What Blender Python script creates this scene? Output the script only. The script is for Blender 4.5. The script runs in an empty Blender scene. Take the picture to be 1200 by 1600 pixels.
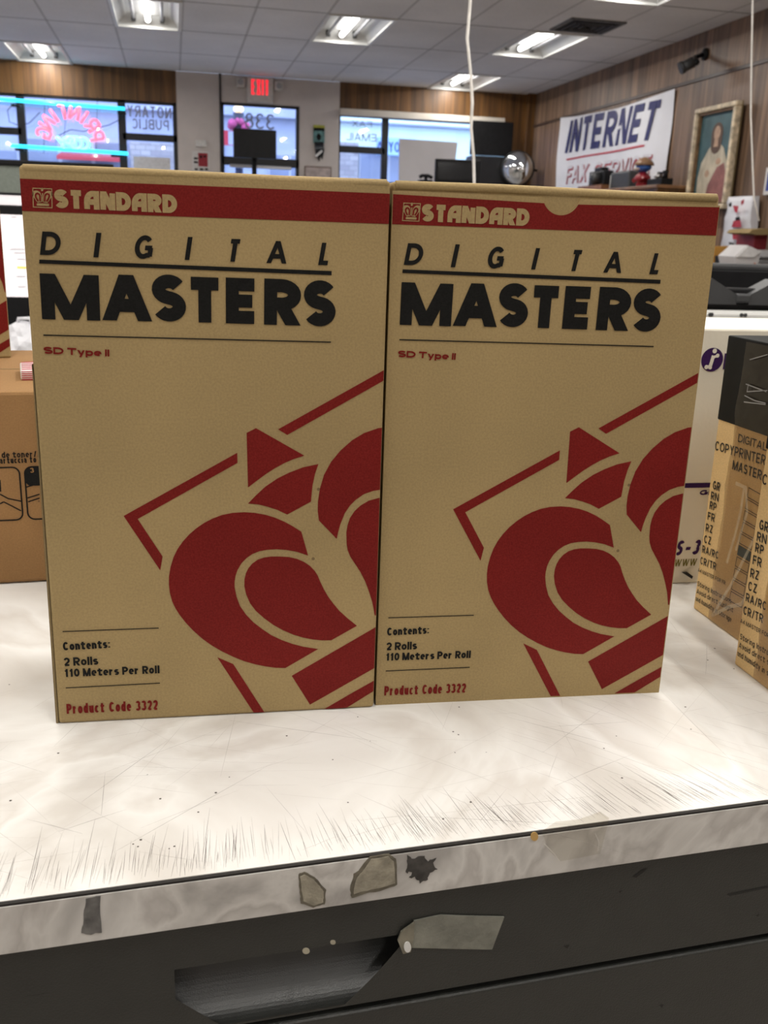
import bpy, bmesh, math, random
from mathutils import Vector, Matrix
from mathutils.geometry import tessellate_polygon
random.seed(7)
SC = bpy.context.scene
COL = SC.collection
PI = math.pi

# ------------------------------------------------------------------ camera, world, exposure
F_PX, PITCH, ROLL, HEAD, CAM_Z = 1475.3, 0.28474, 0.03345, 0.22021, 0.3093
CAM = Vector((0, 0, CAM_Z))
cF = Vector((math.sin(HEAD)*math.cos(PITCH), math.cos(HEAD)*math.cos(PITCH), -math.sin(PITCH)))
r0 = Vector((math.cos(HEAD), -math.sin(HEAD), 0)); u0 = r0.cross(cF)
cR = r0*math.cos(ROLL) + u0*math.sin(ROLL)
cU = u0*math.cos(ROLL) - r0*math.sin(ROLL)
cd = bpy.data.cameras.new('camera')
cam = bpy.data.objects.new('camera', cd); COL.objects.link(cam)
cam.matrix_world = Matrix(((cR.x, cU.x, -cF.x, CAM.x), (cR.y, cU.y, -cF.y, CAM.y), (cR.z, cU.z, -cF.z, CAM.z), (0, 0, 0, 1)))
cd.sensor_fit = 'VERTICAL'; cd.sensor_height = 36; cd.sensor_width = 27
cd.lens = F_PX/1600*36
cd.clip_start = 0.02; cd.clip_end = 200
cd.dof.use_dof = True; cd.dof.focus_distance = 0.62; cd.dof.aperture_fstop = 19
SC.camera = cam

SC.view_settings.view_transform = 'Standard'; SC.view_settings.look = 'None'
SC.view_settings.gamma = 1; SC.view_settings.use_curve_mapping = False
SC.view_settings.exposure = 0.0
W = bpy.data.worlds.new('overcast_sky'); SC.world = W; W.use_nodes = True
bg = W.node_tree.nodes['Background']
bg.inputs[0].default_value = (0.50, 0.66, 1.0, 1); bg.inputs[1].default_value = 4.2
LAMP_W = 19.0        # watts of one ceiling fixture
TUBE_L = 9.0        # radiance of the visible tube
SC.cycles.use_denoising = True
SC.cycles.max_bounces = 8
SC.cycles.sample_clamp_indirect = 6

D_WALL, X_RIGHT, Z_CEIL, Z_FLOOR = 12.51, 4.592, 2.11, -0.95
X_LEFT, Y_BACK = -4.2, -4.6

# ------------------------------------------------------------------ pixel -> place on a real plane
def ray(px, py): return cF + cR*((px-600)/F_PX) - cU*((py-800)/F_PX)
def onY(px, py, Y):
    d = ray(px, py); return CAM + d*((Y-CAM.y)/d.y)
def onX(px, py, X):
    d = ray(px, py); return CAM + d*((X-CAM.x)/d.x)
def onZ(px, py, Z):
    d = ray(px, py); return CAM + d*((Z-CAM.z)/d.z)

# ------------------------------------------------------------------ materials
def lin(c):
    return tuple(((v/255)/12.92 if v/255 <= .04045 else ((v/255+.055)/1.055)**2.4) for v in c)
MATS = {}
def mat(name, col, rough=.6, metal=0, var=.12, scale=30, bump=0, bscale=None, emit=None, stretch=None, alpha=None, spec=.5, detail=4):
    if name in MATS: return MATS[name]
    m = bpy.data.materials.new(name); MATS[name] = m; m.use_nodes = True
    nt = m.node_tree; N = nt.nodes; L = nt.links
    p = N['Principled BSDF']
    p.inputs['Roughness'].default_value = rough; p.inputs['Metallic'].default_value = metal
    p.inputs['Specular IOR Level'].default_value = spec
    tc = N.new('ShaderNodeTexCoord'); vec = tc.outputs['Object']
    if stretch:
        mp = N.new('ShaderNodeMapping'); mp.inputs['Scale'].default_value = stretch
        L.new(vec, mp.inputs[0]); vec = mp.outputs[0]
    no = N.new('ShaderNodeTexNoise'); no.inputs['Scale'].default_value = scale; no.inputs['Detail'].default_value = detail
    L.new(vec, no.inputs['Vector'])
    cr = N.new('ShaderNodeValToRGB')
    cr.color_ramp.elements[0].position = .3; cr.color_ramp.elements[1].position = .7
    a = [max(0, c*(1-var)) for c in col[:3]]; b = [min(1, c*(1+var)) for c in col[:3]]
    cr.color_ramp.elements[0].color = (*a, 1); cr.color_ramp.elements[1].color = (*b, 1)
    L.new(no.outputs['Fac'], cr.inputs[0]); L.new(cr.outputs[0], p.inputs['Base Color'])
    if bump:
        n2 = N.new('ShaderNodeTexNoise'); n2.inputs['Scale'].default_value = bscale or scale*8; n2.inputs['Detail'].default_value = 3
        L.new(vec, n2.inputs['Vector'])
        bp = N.new('ShaderNodeBump'); bp.inputs['Strength'].default_value = bump; bp.inputs['Distance'].default_value = .002
        L.new(n2.outputs['Fac'], bp.inputs['Height']); L.new(bp.outputs[0], p.inputs['Normal'])
    if emit is not None:
        L.new(cr.outputs[0], p.inputs['Emission Color']); p.inputs['Emission Strength'].default_value = emit
    if alpha is not None: p.inputs['Alpha'].default_value = alpha
    return m

def glass_mat(name, tint=(1, 1, 1), gloss=.06, rough=.02):
    m = bpy.data.materials.new(name); m.use_nodes = True; nt = m.node_tree; N = nt.nodes; L = nt.links
    N.remove(N['Principled BSDF']); out = N['Material Output']
    t = N.new('ShaderNodeBsdfTransparent'); t.inputs[0].default_value = (*tint, 1)
    g = N.new('ShaderNodeBsdfGlossy'); g.inputs['Roughness'].default_value = rough
    mx = N.new('ShaderNodeMixShader'); lw = N.new('ShaderNodeLayerWeight'); pw = N.new('ShaderNodeMath'); pw.operation = 'POWER'; pw.inputs[1].default_value = 5; L.new(lw.outputs['Facing'], pw.inputs[0]); fr = N.new('ShaderNodeMath'); fr.operation = 'MULTIPLY_ADD'; fr.inputs[1].default_value = .6; fr.inputs[2].default_value = .04; L.new(pw.outputs[0], fr.inputs[0])
    no = N.new('ShaderNodeTexNoise'); no.inputs['Scale'].default_value = 6
    ad = N.new('ShaderNodeMath'); ad.operation = 'MULTIPLY_ADD'; ad.inputs[1].default_value = gloss; 
    L.new(no.outputs['Fac'], ad.inputs[0]); L.new(fr.outputs[0], ad.inputs[2])
    L.new(ad.outputs[0], mx.inputs[0]); L.new(t.outputs[0], mx.inputs[1]); L.new(g.outputs[0], mx.inputs[2])
    L.new(mx.outputs[0], out.inputs[0]); return m

def node_mat(name):
    m = bpy.data.materials.new(name); m.use_nodes = True; nt = m.node_tree
    return m, nt.nodes, nt.links, nt.nodes['Principled BSDF']

def math_node(N, L, op, a, b=None, c=None):
    n = N.new('ShaderNodeMath'); n.operation = op
    for i, v in enumerate((a, b, c)):
        if v is None: continue
        if isinstance(v, (int, float)): n.inputs[i].default_value = v
        else: L.new(v, n.inputs[i])
    return n.outputs[0]

def ramp(N, L, fac, stops):
    cr = N.new('ShaderNodeValToRGB'); e = cr.color_ramp.elements
    while len(e) < len(stops): e.new(.5)
    for el, (p, c) in zip(e, stops): el.position = p; el.color = (*c, 1)
    L.new(fac, cr.inputs[0]); return cr.outputs[0]

def mixc(N, L, fac, a, b, mode='MIX'):
    n = N.new('ShaderNodeMix'); n.data_type = 'RGBA'; n.blend_type = mode
    for s, v in ((n.inputs[0], fac), (n.inputs[6], a), (n.inputs[7], b)):
        if isinstance(v, (int, float)): s.default_value = v
        elif isinstance(v, tuple): s.default_value = (*v, 1)
        else: L.new(v, s)
    return n.outputs[2]

def cardboard(name, col, warm=(1, 1, 1)):
    m, N, L, p = node_mat(name)
    tc = N.new('ShaderNodeTexCoord')
    n1 = N.new('ShaderNodeTexNoise'); n1.inputs['Scale'].default_value = 9; n1.inputs['Detail'].default_value = 5
    n2 = N.new('ShaderNodeTexNoise'); n2.inputs['Scale'].default_value = 700; n2.inputs['Detail'].default_value = 2
    n3 = N.new('ShaderNodeTexVoronoi'); n3.inputs['Scale'].default_value = 42
    for n in (n1, n2, n3): L.new(tc.outputs['Object'], n.inputs['Vector'])
    base = ramp(N, L, n1.outputs['Fac'], [(.3, tuple(c*.88 for c in col)), (.7, tuple(min(1, c*1.07) for c in col))])
    fine = ramp(N, L, n2.outputs['Fac'], [(.3, (.82, .82, .82)), (.7, (1.1, 1.1, 1.08))])
    b2 = mixc(N, L, .6, base, fine, 'MULTIPLY')
    # sparse dark flecks in the recycled pulp
    d = math_node(N, L, 'LESS_THAN', n3.outputs['Distance'], .045)
    sep = N.new('ShaderNodeSeparateColor'); L.new(n3.outputs['Color'], sep.inputs[0])
    g = math_node(N, L, 'GREATER_THAN', sep.outputs[0], .72)
    f = math_node(N, L, 'MULTIPLY', math_node(N, L, 'MULTIPLY', d, g), .65)
    c = mixc(N, L, f, b2, (.09, .055, .03))
    L.new(c, p.inputs['Base Color']); p.inputs['Roughness'].default_value = .8; p.inputs['Specular IOR Level'].default_value = .25
    bp = N.new('ShaderNodeBump'); bp.inputs['Strength'].default_value = .25; bp.inputs['Distance'].default_value = .0006
    L.new(n2.outputs['Fac'], bp.inputs['Height']); L.new(bp.outputs[0], p.inputs['Normal'])
    return m

def ink(name, col, rough=.5):
    """printing ink on rough board: fine grain of missed spots"""
    m, N, L, p = node_mat(name)
    tc = N.new('ShaderNodeTexCoord')
    n2 = N.new('ShaderNodeTexNoise'); n2.inputs['Scale'].default_value = 900; n2.inputs['Detail'].default_value = 2
    n1 = N.new('ShaderNodeTexNoise'); n1.inputs['Scale'].default_value = 14
    L.new(tc.outputs['Object'], n2.inputs['Vector']); L.new(tc.outputs['Object'], n1.inputs['Vector'])
    a = ramp(N, L, n2.outputs['Fac'], [(.3, tuple(c*.85 for c in col)), (.75, tuple(min(1, c*1.15+.004) for c in col))])
    b = ramp(N, L, n1.outputs['Fac'], [(.3, (.92, .92, .92)), (.7, (1.06, 1.06, 1.06))])
    L.new(mixc(N, L, 1., a, b, 'MULTIPLY'), p.inputs['Base Color'])
    p.inputs['Roughness'].default_value = rough; p.inputs['Specular IOR Level'].default_value = .12
    return m

def wood_panel(name, c0, c1, plank=.1, off=0.):
    m, N, L, p = node_mat(name)
    tc = N.new('ShaderNodeTexCoord'); s = N.new('ShaderNodeSeparateXYZ'); L.new(tc.outputs['Object'], s.inputs[0])
    q = math_node(N, L, 'ADD', math_node(N, L, 'ADD', s.outputs[0], s.outputs[1]), 50+off)
    qn = math_node(N, L, 'DIVIDE', q, plank)
    fl = math_node(N, L, 'FLOOR', qn); fr = math_node(N, L, 'FRACT', qn)
    wn = N.new('ShaderNodeTexWhiteNoise'); wn.noise_dimensions = '1D'; L.new(fl, wn.inputs['W'])
    cb = N.new('ShaderNodeCombineXYZ'); L.new(math_node(N, L, 'MULTIPLY', q, 16), cb.inputs[0])
    L.new(math_node(N, L, 'MULTIPLY_ADD', wn.outputs['Value'], 20, math_node(N, L, 'MULTIPLY', s.outputs[2], .9)), cb.inputs[1])
    no = N.new('ShaderNodeTexNoise'); no.inputs['Scale'].default_value = 1.0; no.inputs['Detail'].default_value = 6; no.inputs['Distortion'].default_value = .6
    L.new(cb.outputs[0], no.inputs['Vector'])
    grain = ramp(N, L, no.outputs['Fac'], [(.3, c0), (.68, c1)])
    tint = ramp(N, L, wn.outputs['Value'], [(0, (.75, .75, .75)), (1, (1.15, 1.12, 1.08))])
    c = mixc(N, L, 1., grain, tint, 'MULTIPLY')
    gr = math_node(N, L, 'LESS_THAN', fr, .035)
    c = mixc(N, L, math_node(N, L, 'MULTIPLY', gr, .75), c, (.02, .012, .008))
    L.new(c, p.inputs['Base Color']); p.inputs['Roughness'].default_value = .45
    return m

def marble(name, c0, c1, c2, scale=5., rough=.3, dist=2.2):
    m, N, L, p = node_mat(name)
    tc = N.new('ShaderNodeTexCoord')
    no = N.new('ShaderNodeTexNoise'); no.inputs['Scale'].default_value = scale; no.inputs['Detail'].default_value = 5; no.inputs['Distortion'].default_value = dist
    n2 = N.new('ShaderNodeTexNoise'); n2.inputs['Scale'].default_value = scale*.5; n2.inputs['Detail'].default_value = 3; n2.inputs['Distortion'].default_value = dist
    L.new(tc.outputs['Object'], no.inputs['Vector']); L.new(tc.outputs['Object'], n2.inputs['Vector'])
    a = ramp(N, L, no.outputs['Fac'], [(.36, c0), (.5, c1), (.56, c2), (.66, c1)])
    b = ramp(N, L, n2.outputs['Fac'], [(.3, (.9, .89, .88)), (.6, (1.03, 1.03, 1.03))])
    L.new(mixc(N, L, 1., a, b, 'MULTIPLY'), p.inputs['Base Color'])
    p.inputs['Roughness'].default_value = rough
    return m

def ceiling_mat():
    m, N, L, p = node_mat('acoustic_tile')
    tc = N.new('ShaderNodeTexCoord'); s = N.new('ShaderNodeSeparateXYZ'); L.new(tc.outputs['Object'], s.inputs[0])
    def grid(o, off, step, w):
        f = math_node(N, L, 'FRACT', math_node(N, L, 'DIVIDE', math_node(N, L, 'ADD', o, off), step))
        a = math_node(N, L, 'LESS_THAN', f, w/step); b = math_node(N, L, 'GREATER_THAN', f, 1-w/step)
        return math_node(N, L, 'MAXIMUM', a, b)
    gx = grid(s.outputs[0], -GX0+10*GDX, GDX, .011); gy = grid(s.outputs[1], -GY0+20*GDY, GDY, .013)
    n1 = N.new('ShaderNodeTexNoise'); n1.inputs['Scale'].default_value = 160; L.new(tc.outputs['Object'], n1.inputs['Vector'])
    n2 = N.new('ShaderNodeTexNoise'); n2.inputs['Scale'].default_value = 1.3; L.new(tc.outputs['Object'], n2.inputs['Vector'])
    a = ramp(N, L, n1.outputs['Fac'], [(.35, (.66, .66, .67)), (.6, (.78, .78, .79))])
    b = ramp(N, L, n2.outputs['Fac'], [(.3, (.9, .9, .9)), (.7, (1.05, 1.05, 1.05))])
    c = mixc(N, L, 1., a, b, 'MULTIPLY')
    c = mixc(N, L, math_node(N, L, 'MULTIPLY', gx, .6), c, (.33, .33, .33))
    c = mixc(N, L, math_node(N, L, 'MULTIPLY', gy, .8), c, (.12, .12, .12))
    L.new(c, p.inputs['Base Color']); p.inputs['Roughness'].default_value = .9
    return m

# ------------------------------------------------------------------ object helpers
def meta(o, label=None, cat=None, group=None, kind=None):
    if label: o['label'] = label
    if cat: o['category'] = cat
    if group: o['group'] = group
    if kind: o['kind'] = kind
    return o
class Thing:
    """an Empty at the thing's base; local x along its front, y into its depth, z up"""
    def __init__(s, name, label, cat, loc=(0, 0, 0), yaw=0, group=None):
        s.o = bpy.data.objects.new(name, None); COL.objects.link(s.o); s.o.empty_display_size = .05
        s.o.location = loc; s.o.rotation_euler = (0, 0, yaw); meta(s.o, label, cat, group)
        s.set(loc, yaw)
    def set(s, loc, yaw):
        s.loc = Vector(loc); s.d = Vector((math.cos(yaw), math.sin(yaw), 0)); s.n = Vector((-math.sin(yaw), math.cos(yaw), 0))
    def px(s, px, py, dep=0):
        r = ray(px, py); t = (s.loc + s.n*dep - CAM).dot(s.n)/r.dot(s.n); q = CAM + r*t - s.loc
        return q.dot(s.d), q.z
    def __call__(s, name, b, mats, label=None, kind=None):
        o = b.build(name, mats, s.o)
        if label: o['label'] = label
        if kind: o['kind'] = kind
        return o
def frame_only(loc, yaw):
    t = Thing.__new__(Thing); t.set(loc, yaw); return t

class B:
    def __init__(s): s.bm = bmesh.new(); s.smooth = False
    def box(s, x0, x1, y0, y1, z0, z1, bev=0, mi=0, seg=2):
        t = bmesh.new()
        vs = [t.verts.new((x, y, z)) for z in (z0, z1) for y in (y0, y1) for x in (x0, x1)]
        for f in ((0, 2, 3, 1), (4, 5, 7, 6), (0, 1, 5, 4), (2, 6, 7, 3), (0, 4, 6, 2), (1, 3, 7, 5)):
            t.faces.new([vs[i] for i in f])
        if bev: bmesh.ops.bevel(t, geom=list(t.edges), offset=bev, segments=seg, profile=.5, affect='EDGES')
        s.merge(t, mi); return s
    def merge(s, t, mi=0, mtx=None):
        mp = {}
        for v in t.verts: mp[v] = s.bm.verts.new(mtx @ v.co if mtx else v.co)
        for f in t.faces:
            try:
                g = s.bm.faces.new([mp[v] for v in f.verts]); g.material_index = mi; g.smooth = f.smooth
            except ValueError: pass
        t.free()
    def face(s, pts, mi=0, smooth=False):
        f = s.bm.faces.new([s.bm.verts.new(p) for p in pts]); f.material_index = mi; f.smooth = smooth; return f
    def poly(s, pts, y=0., mi=0):
        """flat polygon in the local xz plane, may be concave"""
        n = len(pts)
        if sum(pts[i][0]*pts[(i+1) % n][1]-pts[(i+1) % n][0]*pts[i][1] for i in range(n)) < 0: pts = pts[::-1]
        vs = [s.bm.verts.new((p[0], y, p[1])) for p in pts]
        for tri in tessellate_polygon([[Vector((p[0], p[1], 0)) for p in pts]]):
            tri = list(tri)
            a, b, c = [pts[i] for i in tri]
            if (b[0]-a[0])*(c[1]-a[1])-(b[1]-a[1])*(c[0]-a[0]) < 0: tri.reverse()
            try: f = s.bm.faces.new([vs[i] for i in tri]); f.material_index = mi
            except ValueError: pass
        return s
    def prism(s, pts, y0, y1, mi=0):
        n = len(pts)
        if sum(pts[i][0]*pts[(i+1) % n][1]-pts[(i+1) % n][0]*pts[i][1] for i in range(n)) < 0: pts = pts[::-1]
        a = [s.bm.verts.new((p[0], y0, p[1])) for p in pts]; b = [s.bm.verts.new((p[0], y1, p[1])) for p in pts]
        for tri in tessellate_polygon([[Vector((p[0], p[1], 0)) for p in pts]]):
            tri = list(tri); A, Bq, Cq = [pts[i] for i in tri]
            if (Bq[0]-A[0])*(Cq[1]-A[1])-(Bq[1]-A[1])*(Cq[0]-A[0]) < 0: tri.reverse()
            for vs, rv in ((a, 0), (b, 1)):
                try: f = s.bm.faces.new([vs[i] for i in (tri[::-1] if rv else tri)]); f.material_index = mi
                except ValueError: pass
        for i in range(n):
            j = (i+1) % n
            f = s.bm.faces.new((a[j], a[i], b[i], b[j])); f.material_index = mi
        return s
    def tube(s, pts, r, n=8, mi=0, caps=True):
        pts = [Vector(p) for p in pts]; rings = []
        up = Vector((.13, .31, .94))
        for i, p in enumerate(pts):
            t = (pts[min(i+1, len(pts)-1)]-pts[max(i-1, 0)]).normalized()
            a = t.cross(up)
            if a.length < 1e-4: a = t.cross(Vector((1, 0, 0)))
            a.normalize(); b = t.cross(a); rr = r[i] if isinstance(r, (list, tuple)) else r
            rings.append([s.bm.verts.new(p+(a*math.cos(2*PI*k/n)+b*math.sin(2*PI*k/n))*rr) for k in range(n)])
        for u, v in zip(rings, rings[1:]):
            for k in range(n):
                f = s.bm.faces.new((u[k], v[k], v[(k+1) % n], u[(k+1) % n])); f.smooth = True; f.material_index = mi
        if caps:
            f = s.bm.faces.new(rings[0]); f.material_index = mi
            f = s.bm.faces.new(rings[-1][::-1]); f.material_index = mi
        return s
    def lathe(s, prof, c=(0, 0, 0), axis='z', n=24, mi=0):
        """prof: list of (radius, height along axis)"""
        rings = []
        for (r, h) in prof:
            ring = []
            for k in range(n):
                a = 2*PI*k/n; x, y = r*math.cos(a), r*math.sin(a)
                p = (x, y, h) if axis == 'z' else ((x, h, -y) if axis == 'y' else (h, x, y))
                ring.append(s.bm.verts.new(Vector(p)+Vector(c)))
            rings.append(ring)
        for u, v in zip(rings, rings[1:]):
            for k in range(n):
                f = s.bm.faces.new((u[k], u[(k+1) % n], v[(k+1) % n], v[k])); f.smooth = True; f.material_index = mi
        for ring, rv in ((rings[0], 1), (rings[-1], 0)):
            f = s.bm.faces.new(ring[::-1] if rv else ring); f.material_index = mi
        return s
    def ball(s, c, r, mi=0, sub=2):
        t = bmesh.new(); bmesh.ops.create_icosphere(t, subdivisions=sub, radius=1)
        rr = r if isinstance(r, (tuple, list)) else (r, r, r)
        for v in t.verts: v.co = Vector((v.co.x*rr[0], v.co.y*rr[1], v.co.z*rr[2]))+Vector(c)
        for f in t.faces: f.smooth = True
        s.merge(t, mi); return s
    def build(s, name, mats, parent=None):
        if not isinstance(mats, (list, tuple)): mats = [mats]
        bmesh.ops.recalc_face_normals(s.bm, faces=[f for f in s.bm.faces]) if getattr(s, 'fix', False) else None
        me = bpy.data.meshes.new(name); s.bm.to_mesh(me); s.bm.free()
        for m in mats: me.materials.append(m)
        o = bpy.data.objects.new(name, me); COL.objects.link(o)
        if parent: o.parent = parent
        return o
def struct(name, b, mats, parent=None):
    o = b.build(name, mats, parent)
    if not parent: o['kind'] = 'structure'
    return o
def whole(name, b, mats, label, cat, loc=(0, 0, 0), yaw=0, group=None, kind=None):
    o = b.build(name, mats); o.location = loc; o.rotation_euler = (0, 0, yaw); return meta(o, label, cat, group, kind)
def copy_tree(src, parent=None):
    c = src.copy(); COL.objects.link(c)
    if parent: c.parent = parent
    for ch in [o for o in bpy.data.objects if o.parent == src]: copy_tree(ch, c)
    return c

# ------------------------------------------------------------------ a stroke typeface
def arc(cx, cy, rx, ry, a0, a1, n=14):
    return [(cx+rx*math.cos(math.radians(a0+(a1-a0)*i/n)), cy+ry*math.sin(math.radians(a0+(a1-a0)*i/n))) for i in range(n+1)]
def Lc(*p): return ('L', list(p))       # straight, ends run past and are trimmed to the line height
def Ls(*p): return ('S', list(p))       # straight or curved, ends as drawn
BOWL = lambda y0, y1, x=.45: [(0, y1), (x, y1)] + arc(x, (y0+y1)/2, 1-x, (y1-y0)/2, 85, -85, 12) + [(x, y0), (0, y0)]
# glyph: (width, y0, y1, strokes);  y0/y1 in cap heights
XH, DS = .74, -.26
G = {
 'A': (1.05, 0, 1, [Lc((0, 0), (.5, 1)), Lc((1, 0), (.5, 1)), Ls((.2, .27), (.8, .27))]),
 'B': (.9, 0, 1, [Lc((0, 0), (0, 1)), Ls(*BOWL(.52, 1)), Ls(*BOWL(0, .52))]),
 'C': (.95, 0, 1, [Ls(*arc(.5, .5, .5, .5, 42, 318, 22))]),
 'D': (1., 0, 1, [Lc((0, 0), (0, 1)), Ls(*BOWL(0, 1, .38))]),
 'E': (.82, 0, 1, [Lc((0, 0), (0, 1)), Ls((0, 1), (1.1, 1)), Ls((0, .5), (1., .5)), Ls((0, 0), (1.1, 0))]),
 'F': (.78, 0, 1, [Lc((0, 0), (0, 1)), Ls((0, 1), (1.1, 1)), Ls((0, .5), (1., .5))]),
 'G': (1., 0, 1, [Ls(*(arc(.5, .5, .5, .5, 42, 300, 22)+[(1, .08)])), Ls((1, 0), (1, .46)), Ls((1.1, .46), (.58, .46))]),
 'H': (1., 0, 1, [Lc((0, 0), (0, 1)), Lc((1, 0), (1, 1)), Ls((0, .5), (1, .5))]),
 'I': (0, 0, 1, [Lc((.5, 0), (.5, 1))]),
 'J': (.7, 0, 1, [Ls(*([(1, 1.1), (1, .3)]+arc(.5, .3, .5, .3, 0, -170)))]),
 'K': (.95, 0, 1, [Lc((0, 0), (0, 1)), Lc((0, .4), (.95, 1)), Lc((.3, .6), (1, 0))]),
 'L': (.75, 0, 1, [Lc((0, 0), (0, 1)), Ls((0, 0), (1.1, 0))]),
 'M': (1.3, 0, 1, [Lc((0, 0), (0, 1)), Lc((1, 0), (1, 1)), Lc((0, 1), (.5, 0)), Lc((1, 1), (.5, 0))]),
 'N': (1., 0, 1, [Lc((0, 0), (0, 1)), Lc((1, 0), (1, 1)), Lc((0, 1), (1, 0))]),
 'O': (1.1, 0, 1, [Ls(*arc(.5, .5, .5, .5, 90, 450, 30))]),
 'P': (.88, 0, 1, [Lc((0, 0), (0, 1)), Ls(*BOWL(.42, 1))]),
 'R': (.92, 0, 1, [Lc((0, 0), (0, 1)), Ls(*BOWL(.44, 1)), Lc((.45, .42), (1, 0))]),
 'S': (.85, 0, 1, [Ls(*(arc(.5, .76, .5, .24, 28, 255, 16)+arc(.5, .25, .5, .25, 75, -152, 16)))]),
 'T': (.9, 0, 1, [Lc((.5, 0), (.5, 1)), Ls((-.1, 1), (1.1, 1))]),
 'U': (.95, 0, 1, [Ls(*([(0, 1.1), (0, .4)]+arc(.5, .4, .5, .4, 180, 360)+[(1, 1.1)]))]),
 'V': (1., 0, 1, [Lc((0, 1), (.5, 0)), Lc((1, 1), (.5, 0))]),
 'W': (1.5, 0, 1, [Lc((0, 1), (.25, 0)), Lc((.5, 1), (.25, 0)), Lc((.5, 1), (.75, 0)), Lc((1, 1), (.75, 0))]),
 'X': (.95, 0, 1, [Lc((0, 1), (1, 0)), Lc((0, 0), (1, 1))]),
 'Y': (.95, 0, 1, [Lc((0, 1), (.5, .45)), Lc((1, 1), (.5, .45)), Lc((.5, .5), (.5, 0))]),
 'Z': (.9, 0, 1, [Ls((0, 1), (1, 1)), Ls((0, 0), (1, 0)), Ls((.95, 1), (.05, 0))]),
 '0': (.8, 0, 1, [Ls(*arc(.5, .5, .5, .5, 90, 450, 26))]),
 '1': (.45, 0, 1, [Lc((.75, 0), (.75, 1)), Ls((.75, .95), (0, .72))]),
 '2': (.8, 0, 1, [Ls(*(arc(.5, .7, .5, .3, 165, -35, 14)+[(.05, 0)])), Ls((0, 0), (1.1, 0))]),
 '3': (.8, 0, 1, [Ls(*(arc(.47, .76, .47, .24, 155, -85, 14))), Ls(*arc(.47, .26, .53, .26, 85, -155, 14))]),
 '4': (.8, 0, 1, [Lc((.8, 0), (.8, 1)), Ls((.8, 1), (0, .3)), Ls((-.1, .28), (1.1, .28))]),
 '8': (.8, 0, 1, [Ls(*arc(.5, .77, .42, .23, 90, 450, 20)), Ls(*arc(.5, .27, .5, .27, 90, 450, 20))]),
 'a': (.68, 0, XH, [Lc((1, 0), (1, .6)), Ls(*([(1, .6)]+arc(.52, .7, .48, .3, 15, 165, 10))), ('T', [(1, .56), (.5, .56)]+arc(.45, .28, .45, .28, 95, 300, 12)+[(1, .15)])]),
 'c': (.66, 0, XH, [Ls(*arc(.5, .5, .5, .5, 45, 315, 18))]),
 'd': (.7, 0, 1, [Lc((1, 0), (1, 1)), Ls(*arc(.5, .36, .5, .36, 40, 320, 18))]),
 'e': (.7, 0, XH, [Ls(*([(1, .42)]+arc(.5, .5, .5, .5, 5, 312, 20))), ('T', [(0, .47), (1.1, .47)])]),
 'g': (.7, DS, XH, [Ls(*([(1, 1.1), (1, .22)]+arc(.5, .2, .5, .2, 0, -160, 10))), Ls(*arc(.5, .64, .5, .36, 40, 320, 18))]),
 'h': (.68, 0, 1, [Lc((0, 0), (0, 1)), Ls(*(arc(.5, .42, .5, .32, 160, 0, 12)+[(1, -.1)]))]),
 'i': (0, 0, 1, [Ls((.5, -.1), (.5, .72)), Ls((.5, .9), (.5, 1.1))]),
 'l': (0, 0, 1, [Lc((.5, 0), (.5, 1))]),
 'm': (1.1, 0, XH, [Lc((0, 0), (0, 1)), Ls(*(arc(.25, .65, .25, .35, 170, 0, 10)+[(.5, -.15)])), Ls(*(arc(.75, .65, .25, .35, 170, 0, 10)+[(1, -.15)]))]),
 'n': (.68, 0, XH, [Lc((0, 0), (0, 1)), Ls(*(arc(.5, .6, .5, .4, 165, 0, 12)+[(1, -.15)]))]),
 'o': (.72, 0, XH, [Ls(*arc(.5, .5, .5, .5, 90, 450, 24))]),
 'p': (.7, DS, XH, [Lc((0, 0), (0, 1)), Ls(*arc(.5, .64, .5, .36, 140, -140, 18))]),
 'r': (.55, 0, XH, [Lc((0, 0), (0, 1)), Ls(*arc(1., .5, 1., .48, 170, 92, 8))]),
 's': (.62, 0, XH, [Ls(*(arc(.5, .76, .5, .24, 28, 255, 14)+arc(.5, .25, .5, .25, 75, -152, 14)))]),
 't': (.7, 0, .95, [Ls((.4, 1.1), (.4, -.1)), Ls((-.3, .74), (1.3, .74)), Ls((.4, 0), (1.2, 0))]),
 'u': (.68, 0, XH, [Lc((1, 0), (1, 1)), Ls(*([(0, 1.15), (0, .4)]+arc(.5, .4, .5, .4, 180, 345, 12)))]),
 'v': (.68, 0, XH, [Lc((0, 1), (.5, 0)), Lc((1, 1), (.5, 0))]),
 'w': (1.5, 0, XH, [Lc((0, 1), (.25, 0)), Lc((.5, 1), (.25, 0)), Lc((.5, 1), (.75, 0)), Lc((1, 1), (.75, 0))]),
 'y': (.7, DS, XH, [Lc((0, 1), (.5, .3)), Lc((1, 1), (.35, 0))]),
 ':': (0, 0, XH, [Ls((.5, -.1), (.5, .14)), Ls((.5, .86), (.5, 1.1))]),
 '/': (.5, 0, 1, [Lc((0, 0), (1, 1))]),
 '-': (.9, 0, 1, [Ls((-.1, .42), (1.1, .42))]),
 '.': (0, 0, 1, [Ls((.5, -.1), (.5, .05))]),
 # rounded poster forms
 '@': (1.02, 0, 1, [Ls(*([(0, -.2), (0, .35)]+arc(.62, .38, .62, .62, 175, 92, 10)+[(1, 1)])), Lc((1, 0), (1, 1)), Ls((.0, .36), (1, .36))]),
 '#': (1.02, 0, 1, [Ls(*([(0, -.2), (0, 1.1)])), Ls(*([(1, -.2), (1, 1.1)])), Lc((0, 1), (1, 0))]),
}
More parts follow.
